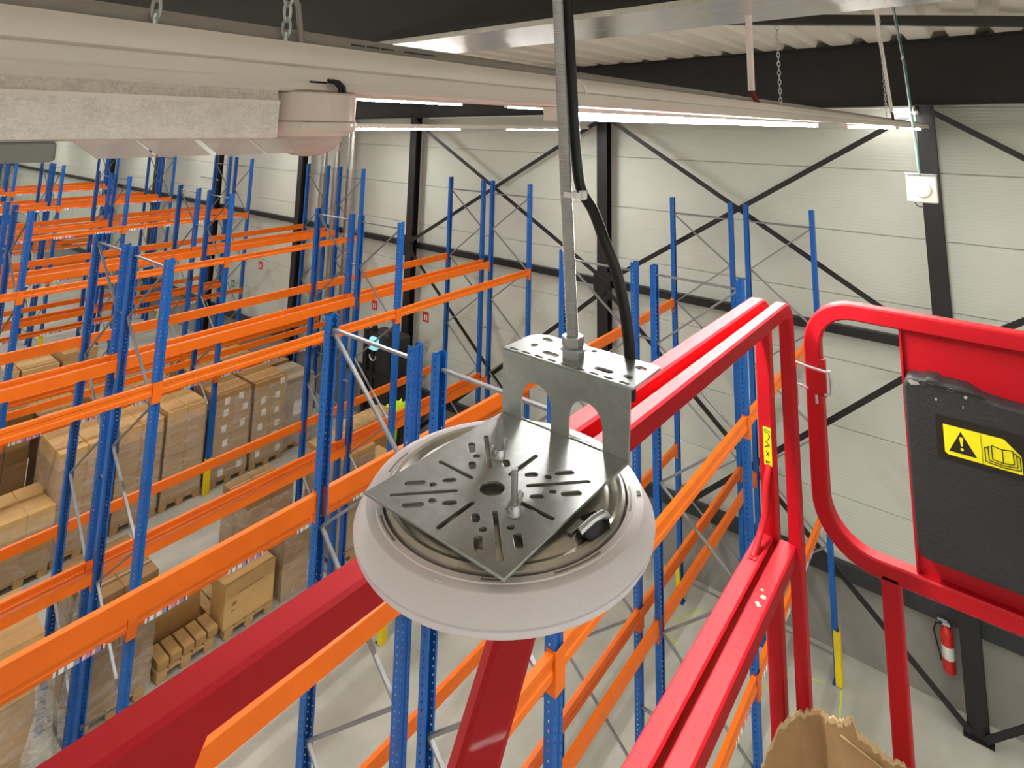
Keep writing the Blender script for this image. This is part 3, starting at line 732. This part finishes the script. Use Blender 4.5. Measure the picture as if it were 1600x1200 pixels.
ex = (XW - .2, .955, 0)
t = thing('fire_extinguisher', 'red fire extinguisher hung beside the black wall column', 'fire extinguisher', (ex[0], ex[1], -7.54))
MB().lathe([(.001, -7.54), (.06, -7.54), (.078, -7.52), (.078, -7.08), (.07, -7.03), (.04, -6.995), (.025, -6.985), (.025, -6.965), (.001, -6.965)], ex, 24).part('cylinder', 'sign_red', t, True)
MB().lathe([(.0785, -7.36), (.0785, -7.2)], ex, 24).part('instruction_label', 'paper', t)
MB().box(ex[0] - .02, ex[0] + .02, ex[1] - .045, ex[1] + .05, -6.965, -6.93).part('valve', 'zinc', t)
MB().box(ex[0] - .012, ex[0] + .012, ex[1] - .02, ex[1] + .1, -6.925, -6.905).part('lever', 'zinc', t)
MB().tube([(ex[0] - .02, ex[1] + .04, -6.945), (ex[0] - .04, ex[1] + .12, -6.96), (ex[0] - .05, ex[1] + .15, -7.05), (ex[0] - .05, ex[1] + .12, -7.22), (ex[0] - .04, ex[1] + .095, -7.34), (ex[0] - .03, ex[1] + .09, -7.42)], .011, 8).part('hose', 'rubber', t, True)
MB().box(ex[0] + .06, XW - .041, ex[1] - .03, ex[1] + .03, -7.2, -7.1).part('bracket', 'zinc', t)
for k, (a, b) in enumerate((((10.83, 4.42), (10.5, 4.62)), ((10.35, 4.75), (10.46, 4.42)), ((10.05, 4.83), (9.95, 4.45)), ((10.72, 2.27), (10.15, 2.2)), ((10.62, 2.75), (10.66, 2.5)), ((10.0, 2.9), (10.1, 3.2)))):
    a, b = Vector(a), Vector(b); dd = (b - a).normalized(); nn = Vector((-dd.y, dd.x)) * .012; q = MB(); n = 7; vs = []
    for i in range(n + 1):
        p = a.lerp(b, i / n) + nn * random.uniform(-.6, .6); vs += [(p.x + nn.x, p.y + nn.y, FL + .0015), (p.x - nn.x, p.y - nn.y, FL + .0015)]
    q.add(vs, [(2 * i, 2 * i + 1, 2 * i + 3, 2 * i + 2) for i in range(n)])
    q.top('spray_mark', 'spray_line', ['yellow-green spray line on the floor, upper one of the near cluster', 'yellow-green spray line on the floor, crossing the near cluster', 'yellow-green spray line on the floor, lowest of the near cluster',
          'yellow-green spray line running from the foot of the yellow post', 'short yellow-green spray line left of the yellow post', 'yellow-green spray line seen between the red posts'][k], 'floor marking', 'spray marks on the floor')

# ================================================================== HANGING SQUARE SENSOR (right)
t = thing('square_detector', 'square white sensor hanging on cables before the right wall column', 'detector', (4.5, .32, -.45))
MB().cbox(4.5, 4.535, .238, .402, -.447, -.285, .006).part('housing', 'detector_plastic', t)
MB().tube([(4.5, .318, -.367), (4.49, .318, -.367)], [.05, .044], 32).part('ring', 'detector_plastic', t, True)
MB().tube([(4.492, .318, -.367), (4.489, .318, -.367), (4.4875, .318, -.367)], [.037, .035, .024], 28).part('lens', 'detector_plastic', t, True)
plate_part([(-.085, -.02), (.085, -.02), (.085, .02), (-.085, .02)], [obround(x, 0, .018, .008, 0) for x in (-.06, -.025, .02, .055)], .002, 'galv', 'bracket',
           Matrix.Translation((4.51, .32, -.272)) @ Matrix.Rotation(math.pi / 2, 4, 'Z'), t)
MB().box(4.528, 4.531, .238, .402, -.30, -.271).part('bracket_flange', 'galv', t)
MB().tube(arc((4.52, .335, -.447), .028, 180, 360, 10, 'yz'), .003, 6).part('cable_loop', 'cable_black', t, True)
MB().tube([(4.51, .33, -.272), (4.505, .34, 0.0), (4.5, .365, .45), (4.5, .40, .82), (4.5, .41, roof(.4))], .004, 8).part('suspension_wire', 'zinc', t, True)
MB().tube([(4.52, .325, -.285), (4.515, .326, -.1), (4.5, .34, .14), (4.5, .352, .4), (4.5, .39, .82), (4.5, .40, roof(.4))], .0036, 8).part('cable', 'cable_green', t, True)
MB().tube([(4.5, .372, .47), (4.5, .36, .465)], .012, 8).part('cable_tie', 'plastic_white', t)

# ================================================================== RED PLATFORM GUARD RAILS
t = thing('platform_rail', 'red painted guard rails of the lifting platform, running to the right corner', 'guard rail', (1.0, .5, -1.75))
def railpath(y, x0, x1, zc, r, zb, k=.024):
    return [(x0, y + k * (x1 - x0), zc)] + arc((x1 - r, y, zc - r), r, 90, 0, 8, 'xz') + [(x1, y, zb)]
MB().sweep(railpath(.513, -1.2, 1.735, -.469, .05, -1.73), (0, 1, 0), .037, .037).part('outer_top_rail', 'red_paint', t, True)
MB().sweep(railpath(.4525, .66, 1.735, -.469, .05, -1.73), (0, 1, 0), .031, .037).part('inner_top_rail', 'red_paint', t, True)
MB().sweep([(-1.2, .556, -1.05), (1.72, .523, -1.05)], (0, 1, 0), .04, .04).part('outer_mid_rail', 'red_paint', t, True)
MB().sweep([(-.4, .492, -1.05), (1.72, .470, -1.05)], (0, 1, 0), .041, .04).part('inner_mid_rail', 'red_paint', t, True)
q = MB().add([(.66, .4895, -.484), (1.70, .467, -.484), (1.70, .503, -.484), (.66, .522, -.484), (.66, .4895, -.478), (1.70, .467, -.478), (1.70, .503, -.478), (.66, .522, -.478)], [(0, 3, 2, 1), (4, 5, 6, 7), (0, 1, 5, 4), (1, 2, 6, 5), (2, 3, 7, 6), (3, 0, 4, 7)]); q.part('joining_strip', 'red_paint', t)
q = MB(); q.sweep([(.80, .533, -.485), (.22, .533, -1.28)], (0, 1, 0), .05, .05, .006)
# stand the brace's section on its edge
p0 = Vector((.80, .533, -.485)); ax = (Vector((.22, .533, -1.28)) - p0).normalized(); Rq = Matrix.Rotation(math.radians(45), 3, ax)
q.v = [tuple(p0 + Rq @ (Vector(v) - p0)) for v in q.v]
q.part('diagonal_brace', 'red_paint', t, True)
MB().add([(-.1, .534, -.486), (.289, .534, -.486), (.279, .534, -.505), (.20, .534, -.60), (-.1, .534, -.60), (-.1, .54, -.486), (.289, .54, -.486), (.279, .54, -.505), (.20, .54, -.60), (-.1, .54, -.60)], [(0, 1, 2, 3, 4), (9, 8, 7, 6, 5)] + [(i, (i + 1) % 5, 5 + (i + 1) % 5, 5 + i) for i in range(5)]).part('gusset', 'red_paint', t)
MB().tube([(1.722, .508, -.865), (1.692, .510, -.90), (1.684, .513, -.97), (1.655, .52, -1.005), (1.61, .524, -1.031)], .008, 10).part('bent_handle', 'red_paint', t, True)
MB().box(1.60, 1.66, .514, .532, -1.031, -1.027).part('weld_tab', 'red_paint', t)
MB().tube([(1.722, .453, -1.42), (1.712, .453, -1.42)], .012, 12).part('bolt_head', 'red_paint', t)
for x, y, r in ((1.50, .468, .006), (1.52, .476, .0035), (1.475, .474, .0045), (1.47, .469, .005)):
    MB().lathe([(r, -1.0298), (r * .8, -1.0293)], (x, y, 0), 9).part('paint_chip', 'chip_paint', t)
# yellow sticker with hand-written marks on the outer post
st = MB().box(1.7145, 1.7163, .4985, .5185, -.865, -.775).part('sticker', 'sticker_yellow', t); st['label'] = 'yellow sticker with hand-written marks'
def stroke(pts, parent, x=1.7140, w=.0011, mat='sticker_black'):
    MB().tube([(x, a - .0225, b + .04) for a, b in pts], w, 5).part('mark', mat, parent)
stroke([(.536, -.899), (.526, -.895)], st); stroke([(.534, -.893), (.536, -.899)], st)
stroke([(.535, -.882), (.527, -.872)], st); stroke([(.527, -.882), (.535, -.872)], st)
stroke([(.538, -.862), (.525, -.856), (.536, -.848)], st); stroke([(.53, -.845), (.524, -.834), (.528, -.83)], st)
stroke([(.539, -.822), (.532, -.819), (.523, -.823), (.532, -.827), (.539, -.822)], st, mat='sign_green')
# platform deck below the frame
d_ = MB().box(-1.2, 1.85, -.9, .56, -1.80, -1.74).part('deck_plate', 'deck_steel', t)

# gate with warning plate
GX = 1.81
t = thing('platform_gate', 'red rounded gate frame of the platform with a red plate, at the right', 'gate', (GX, .2, -1.75))
pth = [(GX, -.75, -.47), (GX, 0, -.47)] + arc((GX, .305, -.57), .1, 90, 0, 10, 'yz') + arc((GX, .285, -.93), .12, 0, -90, 10, 'yz') + [(GX, .0, -1.05), (GX, -.75, -1.05)]
MB().sweep(pth, (1, 0, 0), .04, .04).part('frame', 'red_paint', t, True)
MB().sweep([(GX, .258, -1.06), (GX, .258, -1.74)], (1, 0, 0), .04, .04).part('post', 'red_paint', t, True)
MB().sweep([(GX, -.5, -1.06), (GX, -.5, -1.74)], (1, 0, 0), .04, .04).part('post', 'red_paint', t, True)
MB().box(GX + .002, GX + .006, -.75, .202, -1.04, -.48).part('plate', 'red_paint', t)
MB().box(GX - .008, GX + .008, .198, .203, -1.04, -.48).part('plate_edge', 'red_paint', t)
MB().box(1.787, 1.790, .395, .402, -.712, -.69).part('small_plate', 'zinc', t)
# latch wire
t = thing('latch', 'bent wire latch joining the red gate to the red posts', 'latch', (1.78, .42, -.68))
MB().tube([(1.77, .452, -.595), (1.77, .445, -.63), (1.768, .442, -.72)], .0035, 6).part('pin', 'zinc', t, True)
MB().tube([(1.768, .458, -.612), (1.772, .43, -.618), (1.775, .372, -.624), (1.79, .365, -.626), (1.79, .362, -.668), (1.785, .366, -.682), (1.78, .378, -.682)], .0036, 6).part('wire_loop', 'zinc', t, True)
MB().tube([(1.772, .446, -.668), (1.774, .415, -.674)], .003, 6).part('lower_wire', 'zinc', t, True)
MB().box(1.785, 1.80, .374, .392, -.69, -.6).part('hinge_plate', 'red_paint', t)
# black box with warning sticker on the gate
bxx = 1.76
t = thing('document_box', 'scuffed black plastic document box on the red gate plate', 'box', (bxx, -.05, -.97))
out = [(-.35, -.965), (.165, -.965)] + [(.17 + .018 * math.cos(a), -.947 + .018 * math.sin(a)) for a in [math.radians(-80 + 16 * i) for i in range(6)]]
out += [(.190, -.74), (.191, -.606)] + [(.172 + .018 * math.cos(a), -.606 + .018 * math.sin(a)) for a in [math.radians(10 + 16 * i) for i in range(6)]]
out += [(.15, -.587), (.146, -.582), (.128, -.581), (.122, -.587), (.10, -.586), (.07, -.588), (.05, -.598), (.03, -.603), (-.02, -.608), (-.08, -.607), (-.35, -.607)]
plate_part(out, [], .044, 'black_plastic', 'case', Matrix.Translation((bxx + .026, 0, 0)) @ Matrix(((0, 0, 1, 0), (1, 0, 0, 0), (0, 1, 0, 0), (0, 0, 0, 1))), t, .006)
for a in ([(.187, -.592), (.178, -.589), (.165, -.591), (.163, -.596), (.18, -.6)], [(.118, -.5885), (.095, -.5875), (.093, -.593), (.108, -.594)], [(.076, -.596), (.071, -.599), (.074, -.604), (.079, -.602)], [(.135, -.617), (.13, -.617), (.131, -.622), (.134, -.622)], [(.083, -.62), (.08, -.62), (.081, -.627), (.083, -.627)]):
    MB().prism(a, 'x', bxx - .0035, bxx - .0015).part('scuff', 'scuff', t)
MB().box(bxx - .0045, bxx - .0005, .045, .15, -.5925, -.588).part('slot', 'rubber', t)
MB().box(bxx - .0035, bxx - .001, -.03, .137, -.742, -.652).part('recess', 'sticker_black', t)
sy = lambda u, v: (.123 - u * .138, -.668 - v * .062)       # sticker coordinates: u to the right 0..1, v down 0..1
pl = [sy(0, 0), sy(.80, 0), sy(1, .42), sy(1, 1.), sy(.04, 1.), sy(0, .93)]
w_ = MB().prism(pl, 'x', bxx - .0052, bxx - .0035).part('warning_sticker', 'sticker_yellow', t); w_['label'] = 'yellow warning sticker with exclamation triangle and open book'
def flat(poly, parent, mat, d=.0060, nm='symbol'): MB().prism(poly, 'x', bxx - d, bxx - d + .0008).part(nm, mat, parent)
flat([sy(.235, .12), sy(.43, .86), sy(.06, .86)], w_, 'sticker_black')
flat([sy(.21, .33), sy(.225, .30), sy(.25, .30), sy(.265, .33), sy(.25, .60), sy(.225, .60)], w_, 'sticker_yellow', .0066)
flat([sy(.237 + .022 * math.cos(a), .71 + .05 * math.sin(a)) for a in [i * math.pi / 5 for i in range(10)]], w_, 'sticker_yellow', .0066)
def ln(a, b, w=.0016):
    a, b = Vector((a[0], a[1])), Vector((b[0], b[1])); d0 = (b - a).normalized(); nn = Vector((-d0.y, d0.x)) * w / 2
    flat([tuple(a + nn), tuple(b + nn), tuple(b - nn), tuple(a - nn)], w_, 'sticker_black', .0062, 'book_line')
for k in range(3):
    o_ = .045 * k; u0, u1 = .63 - o_, .90 + o_ * .9; v0, v1 = .30 + .06 * k, .74 + .07 * k; um = .765
    ln(sy(u0, v0), sy(u0, v1)); ln(sy(u1, v0 + .02), sy(u1, v1)); ln(sy(u0, v1), sy(um, v1 + .05)); ln(sy(um, v1 + .05), sy(u1, v1))
    if k == 0: ln(sy(u0, v0), sy(um, v0 + .05)); ln(sy(um, v0 + .05), sy(u1, v0)); ln(sy(um, v0 + .05), sy(um, v1 + .05))
    else: ln(sy(u0, v0), sy(u0 + .04, v0)); ln(sy(u1 - .04, v0 + .02), sy(u1, v0 + .02))
ln(sy(.5, .03), sy(.5, .98), .0006)

# torn cardboard in the platform corner
t = thing('torn_cardboard', 'torn brown cardboard folded round the foot of the red corner post', 'cardboard', (1.66, .36, -1.74))
pts = [(1.30, .60, -1.66), (1.45, .575, -1.58), (1.56, .535, -1.50), (1.61, .515, -1.44), (1.635, .490, -1.385), (1.65, .472, -1.365), (1.655, .457, -1.352), (1.668, .444, -1.35),
       (1.672, .425, -1.338), (1.672, .402, -1.322), (1.655, .388, -1.318), (1.66, .37, -1.318), (1.664, .352, -1.315), (1.667, .336, -1.30), (1.668, .322, -1.325), (1.672, .30, -1.335), (1.675, .275, -1.345), (1.68, .25, -1.35), (1.685, .225, -1.352), (1.69, .19, -1.38), (1.70, .12, -1.42), (1.71, .02, -1.5)]
fine = []
for i in range(len(pts) - 1):
    for k in range(5):
        a = Vector(pts[i]).lerp(Vector(pts[i + 1]), k / 5); a.z += random.uniform(-.005, .004); fine.append(a)
fine.append(Vector(pts[-1])); n = len(fine); vs = []
for a in fine: vs += [(a.x, a.y, a.z), (a.x + .006, a.y + .001, a.z), (a.x + .01, a.y + .001, -1.74), (a.x + .004, a.y, -1.74)]
q = MB(); q.add(vs, [(4 * i + a, 4 * i + b, 4 * i + 4 + b, 4 * i + 4 + a) for i in range(n - 1) for a, b in ((3, 0), (0, 1), (1, 2), (2, 3))] + [(0, 1, 2, 3), (4 * n - 4, 4 * n - 1, 4 * n - 2, 4 * n - 3)])
q.part('sheet', 'kraft', t)
q = MB(); vs = []
for i, a in enumerate(fine):
    e = random.uniform(.004, .013) if 12 < i < 85 else .003; vs += [(a.x - .0012, a.y, a.z + .001), (a.x - .0014, a.y, a.z - e)]
q.add(vs, [(2 * i, 2 * i + 1, 2 * i + 3, 2 * i + 2) for i in range(n - 1)]); q.part('torn_edge', 'kraft_torn', t)
q = MB(); q.sweep([(1.662, .36, -1.345), (1.668, .30, -1.362), (1.67, .275, -1.37)], (1, 0, 0), .003, .004, .001); q.part('crease', 'kraft_torn', t)

# ================================================================== FOREGROUND LAMP ON ITS BRACKET
PZ = -.23; PX, PY = .3165, .2662
t = thing('mounting_bracket', 'galvanised perforated steel bracket hanging on the threaded rod', 'bracket', (.40, .27, PZ))
th = .0014
holes = [[(PX + .0082 * math.cos(a), PY + .0082 * math.sin(a)) for a in [i * 2 * math.pi / 36 for i in range(36)]]]
for k in range(8):
    a = k * math.pi / 4; L0, L1 = (.0165, .0485) if k % 2 == 0 else (.0215, .0645); r = (L0 + L1) / 2
    holes.append(obround(PX + r * math.cos(a), PY + r * math.sin(a), L1 - L0, .0038, a))
for sx in (1, -1):
    for sy_ in (1, -1):
        for (a, b, L) in ((.0272, .0108, .0085), (.0322, .0208, .0045), (.0425, .0268, .0125)):
            for (u, v) in ((a, b), (b, a)):
                holes.append(obround(PX + sx * u, PY + sy_ * v, L * 1.12, .0054, math.atan2(sy_, sx)))
plate_part([(.2638, .2125), (.3975, .2125), (.3975, .3255), (.2638, .3255)], holes, th, 'galv', 'base_plate', Matrix.Translation((0, 0, PZ)), t, .0002)
# standing web with two arches (in the y-z plane)
def arch(yc, w, z0, z1):
    r = w / 2; return [(yc - r, z0), (yc + r, z0)] + [(yc + r * math.cos(a), z1 - r + r * math.sin(a)) for a in [i * math.pi / 12 for i in range(13)]]
Ryz = Matrix(((0, 0, 1, 0), (1, 0, 0, 0), (0, 1, 0, 0), (0, 0, 0, 1)))
plate_part([(.2125, PZ), (.3262, PZ), (.3262, -.183), (.2105, -.183)], [arch(.2925, .029, PZ + .0012, -.1998), arch(.2475, .0292, PZ + .0012, -.2005)], th, 'galv', 'standing_web', Matrix.Translation((.3988, 0, 0)) @ Ryz, t, .0002)
zt = -.182
hl = []
for (x, y, L, w, a) in ((.4360, .3087, .0115, .0068, 1.3), (.4185, .3097, .0075, .006, 0), (.4120, .2885, .0155, .0068, 1.57), (.4388, .2644, .0065, .0055, 0), (.4115, .2395, .0165, .0068, 1.57), (.4325, .2193, .0105, .0068, 1.3), (.4125, .2200, .0082, .006, 1.57)):
    hl.append(obround(x, y, L, w, a))
for i in range(9): hl.append(obround(.3988 + .0028, .318 - i * .0126, .0088, .0034, math.pi / 2))
plate_part([(.3988, .2085), (.3988, .3268), (.434, .3268), (.4415, .322), (.4450, .314), (.4450, .213), (.4432, .2085)], hl, th, 'galv', 'top_flange', Matrix.Translation((0, 0, zt)), t, .0002)
# nuts on the flange
def hexnut(c, r, h, nm, par, mat='zinc'):
    MB().lathe([(r * .6, 0), (r * .96, 0), (r, h * .12), (r, h * .88), (r * .96, h), (r * .6, h)], c, 6).part(nm, mat, par)
rx, ry = .4169, .2702
rod = thing('threaded_rod', 'galvanised threaded rod holding the bracket', 'rod', (rx, ry, -.205))
def rp(z): return (rx, ry + (z + .182) * .0613, z)
prof = []; z = 0.; Lr = .33
while z < Lr:
    prof += [(.0046, z), (.0051, z + .00075)]; z += .0015
m_ = MB().lathe(prof, (0, 0, 0), 14); sh = .0613
m_.v = [(rx + x, ry + y + (zz - .023) * sh, zz - .205) for x, y, zz in m_.v]; m_.part('threaded_shank', 'zinc', rod, True)
MB().tube([rp(.125), rp(.60), rp(roof(.3) + .0)], .0049, 12).part('plain_shank', 'zinc', rod, True)
for z in (zt + .0008, zt + .0095): hexnut((rp(z)[0], rp(z)[1], z), .0088, .0078, 'nut', rod)
hexnut((rx, ry, zt - .0095), .0088, .0078, 'nut', rod)
MB().lathe([(.0052, 0), (.0112, 0), (.0112, .0015), (.0052, .0015)], (rx, ry, zt + .0078), 24).part('washer', 'zinc', rod)
# cable
cb = [(.4437, .2360, -.212), (.4437, .2355, -.183), (.4405, .2375, -.15), (.4365, .2430, -.118), (.4320, .2520, -.092), (.4270, .2625, -.070), (.4235, .2690, -.052), (.4205, .2722, -.02), (.4190, .2750, .03), (.4180, .2785, .09), (.4172, .285, .2), (.417, .31, .6), (.417, .36, roof(.3))]
def smooth_path(p, n=6):
    P = [Vector(a) for a in p]; out = []
    for i in range(len(P) - 1):
        a, b, c2, d2 = P[max(i - 1, 0)], P[i], P[i + 1], P[min(i + 2, len(P) - 1)]
        for k in range(n):
            u = k / n; out.append(.5 * ((2 * b) + (c2 - a) * u + (2 * a - 5 * b + 4 * c2 - d2) * u * u + (3 * b - a - 3 * c2 + d2) * u ** 3))
    return out + [P[-1]]
cb = [(x + (.007 if z > -.075 else .002), y + (.0035 if z > -.06 else 0), z) for x, y, z in cb]
MB().tube(smooth_path(cb), .0046, 14).top('power_cable', 'cable_black', 'thick black cable beside the threaded rod, entering the bracket', 'cable', smooth=True)
tt = thing('cable_tie', 'white cable tie binding the black cable to the threaded rod', 'cable tie', (.42, .272, -.058))
tz = -.0565
ring = [(.4195 + .0078 * math.cos(a), .2735 + .0118 * math.sin(a), tz) for a in [i * 2 * math.pi / 28 for i in range(28)]]
q = MB(); vs = []
for p in ring: vs += [(p[0], p[1], tz - .0022), (p[0], p[1], tz + .0022)]
q.add(vs, [(2 * i, 2 * i + 1, (2 * i + 3) % 56, (2 * i + 2) % 56) for i in range(28)]); q.part('strap', 'plastic_white', tt, True)
MB().cbox(.416, .4225, .2605, .266, tz - .0038, tz + .0038, .001).part('lock_head', 'plastic_white', tt)

lc = (.3360, .2705, 0)
t = thing('round_luminaire', 'round white ceiling fitting with a steel back, hanging under the bracket', 'light', (lc[0], lc[1], -.2605))
MB().lathe([(.0800, -.2455), (.0800, -.2375), (.0838, -.2375), (.0842, -.2380), (.0895, -.2380), (.0902, -.2384), (.0964, -.2482), (.0970, -.2492), (.0955, -.2495), (.0955, -.2501), (.0969, -.2505), (.0965, -.2528), (.0950, -.2552), (.0910, -.2570), (.080, -.2578), (.001, -.2582), ], lc, 96).part('housing', 'plastic_white', t, True)
def ring_mesh(a0, a1, r0, r1, z):
    n = 10; q = MB(); vs = []
    for i in range(n + 1):
        a = math.radians(a0 + (a1 - a0) * i / n); vs += [(lc[0] + r0 * math.cos(a), lc[1] + r0 * math.sin(a), z), (lc[0] + r1 * math.cos(a), lc[1] + r1 * math.sin(a), z)]
    q.add(vs + [(x, y, zz - .001) for x, y, zz in vs], [(2 * i, 2 * i + 1, 2 * i + 3, 2 * i + 2) for i in range(n)] + [(2 * i + a, 2 * i + b, 2 * i + b + 2 * (n + 1), 2 * i + a + 2 * (n + 1)) for i in range(n) for a, b in ((0, 2), (1, 3))] + [(0, 1, 2 * n + 3, 2 * n + 2), (2 * n, 2 * n + 1, 4 * n + 3, 4 * n + 2)])
    return q
for a0, a1 in ((-70, -52), (-20, -8), (100, 118), (150, 168), (-122, -100), (-150, -141), (30, 48)):
    ring_mesh(a0, a1, .0812, .0826, -.2373).part('vent_slot', 'conduit_grey', t)
ring_mesh(-58, -55, .0860, .0885, -.2376).part('vent_slot', 'dark_trim', t); ring_mesh(-166, -163, .0860, .0885, -.2376).part('vent_slot', 'plastic_white', t)
# steel pan with a rolled rim
MB().lathe([(.001, -.2345), (.062, -.2345), (.066, -.2350), (.0685, -.2372), (.0702, -.2388), (.0718, -.2372), (.0735, -.2350), (.0762, -.2345), (.0782, -.2360), (.0788, -.2420)], lc, 96).part('steel_pan', 'steel_pan', t, True)
for (x, y, r) in ((.2800, .2640, .0028), (.391, .2205, .0024), (.285, .239, .0026)):
    MB().lathe([(r, -.2342), (r * .5, -.2340)], (x, y, 0), 14).part('pan_hole', 'rubber', t)
# earth clip / cable entry
q = plate_part([(-.012, -.006), (.004, -.009), (.013, -.003), (.011, .006), (.002, .010), (-.012, .004)], [], .0008, 'rubber', 'cable_entry', Matrix.Translation((.3335, .2015, -.2340)), t)
MB().tube([(.3215, .2035, -.2325), (.330, .1995, -.2285), (.338, .1975, -.2285), (.345, .199, -.2335)], .0022, 8).part('wire_clamp', 'zinc', t, True)
MB().box(.318, .331, .2065, .2105, -.2335, -.2325).part('clamp_tab', 'aluminium', t)
# studs with wing nuts
for (x, y, nm) in ((PX + .0298, PY + .0194, 'far'), (PX - .0106, PY - .0263, 'near')):
    s = thing('wing_nut_stud', f'zinc stud with wing nut, {nm} one of two on the bracket plate', 'bolt', (x, y, -.2295))
    MB().tube([(x, y, -.2300), (x, y, -.2050)], .0021, 10).part('stud', 'zinc', s, True)
    MB().lathe([(.0022, 0), (.0048, 0), (.0048, .0008), (.0040, .0030), (.0034, .0052), (.0022, .0052)], (x, y, -.2290), 18).part('nut', 'zinc', s, True)
    for sg in (1, -1):
        MB().tube([(x + sg * .0035, y, -.2270), (x + sg * .0060, y, -.2250), (x + sg * .0076, y, -.2218), (x + sg * .0062, y, -.2200), (x + sg * .0045, y, -.2225)], .0012, 7).part('wing', 'zinc', s, True)

# ================================================================== lift everything so that the floor is at zero
for o in list(S.objects):
    if o.parent is None: o.location.z += H
bpy.context.view_layer.update()
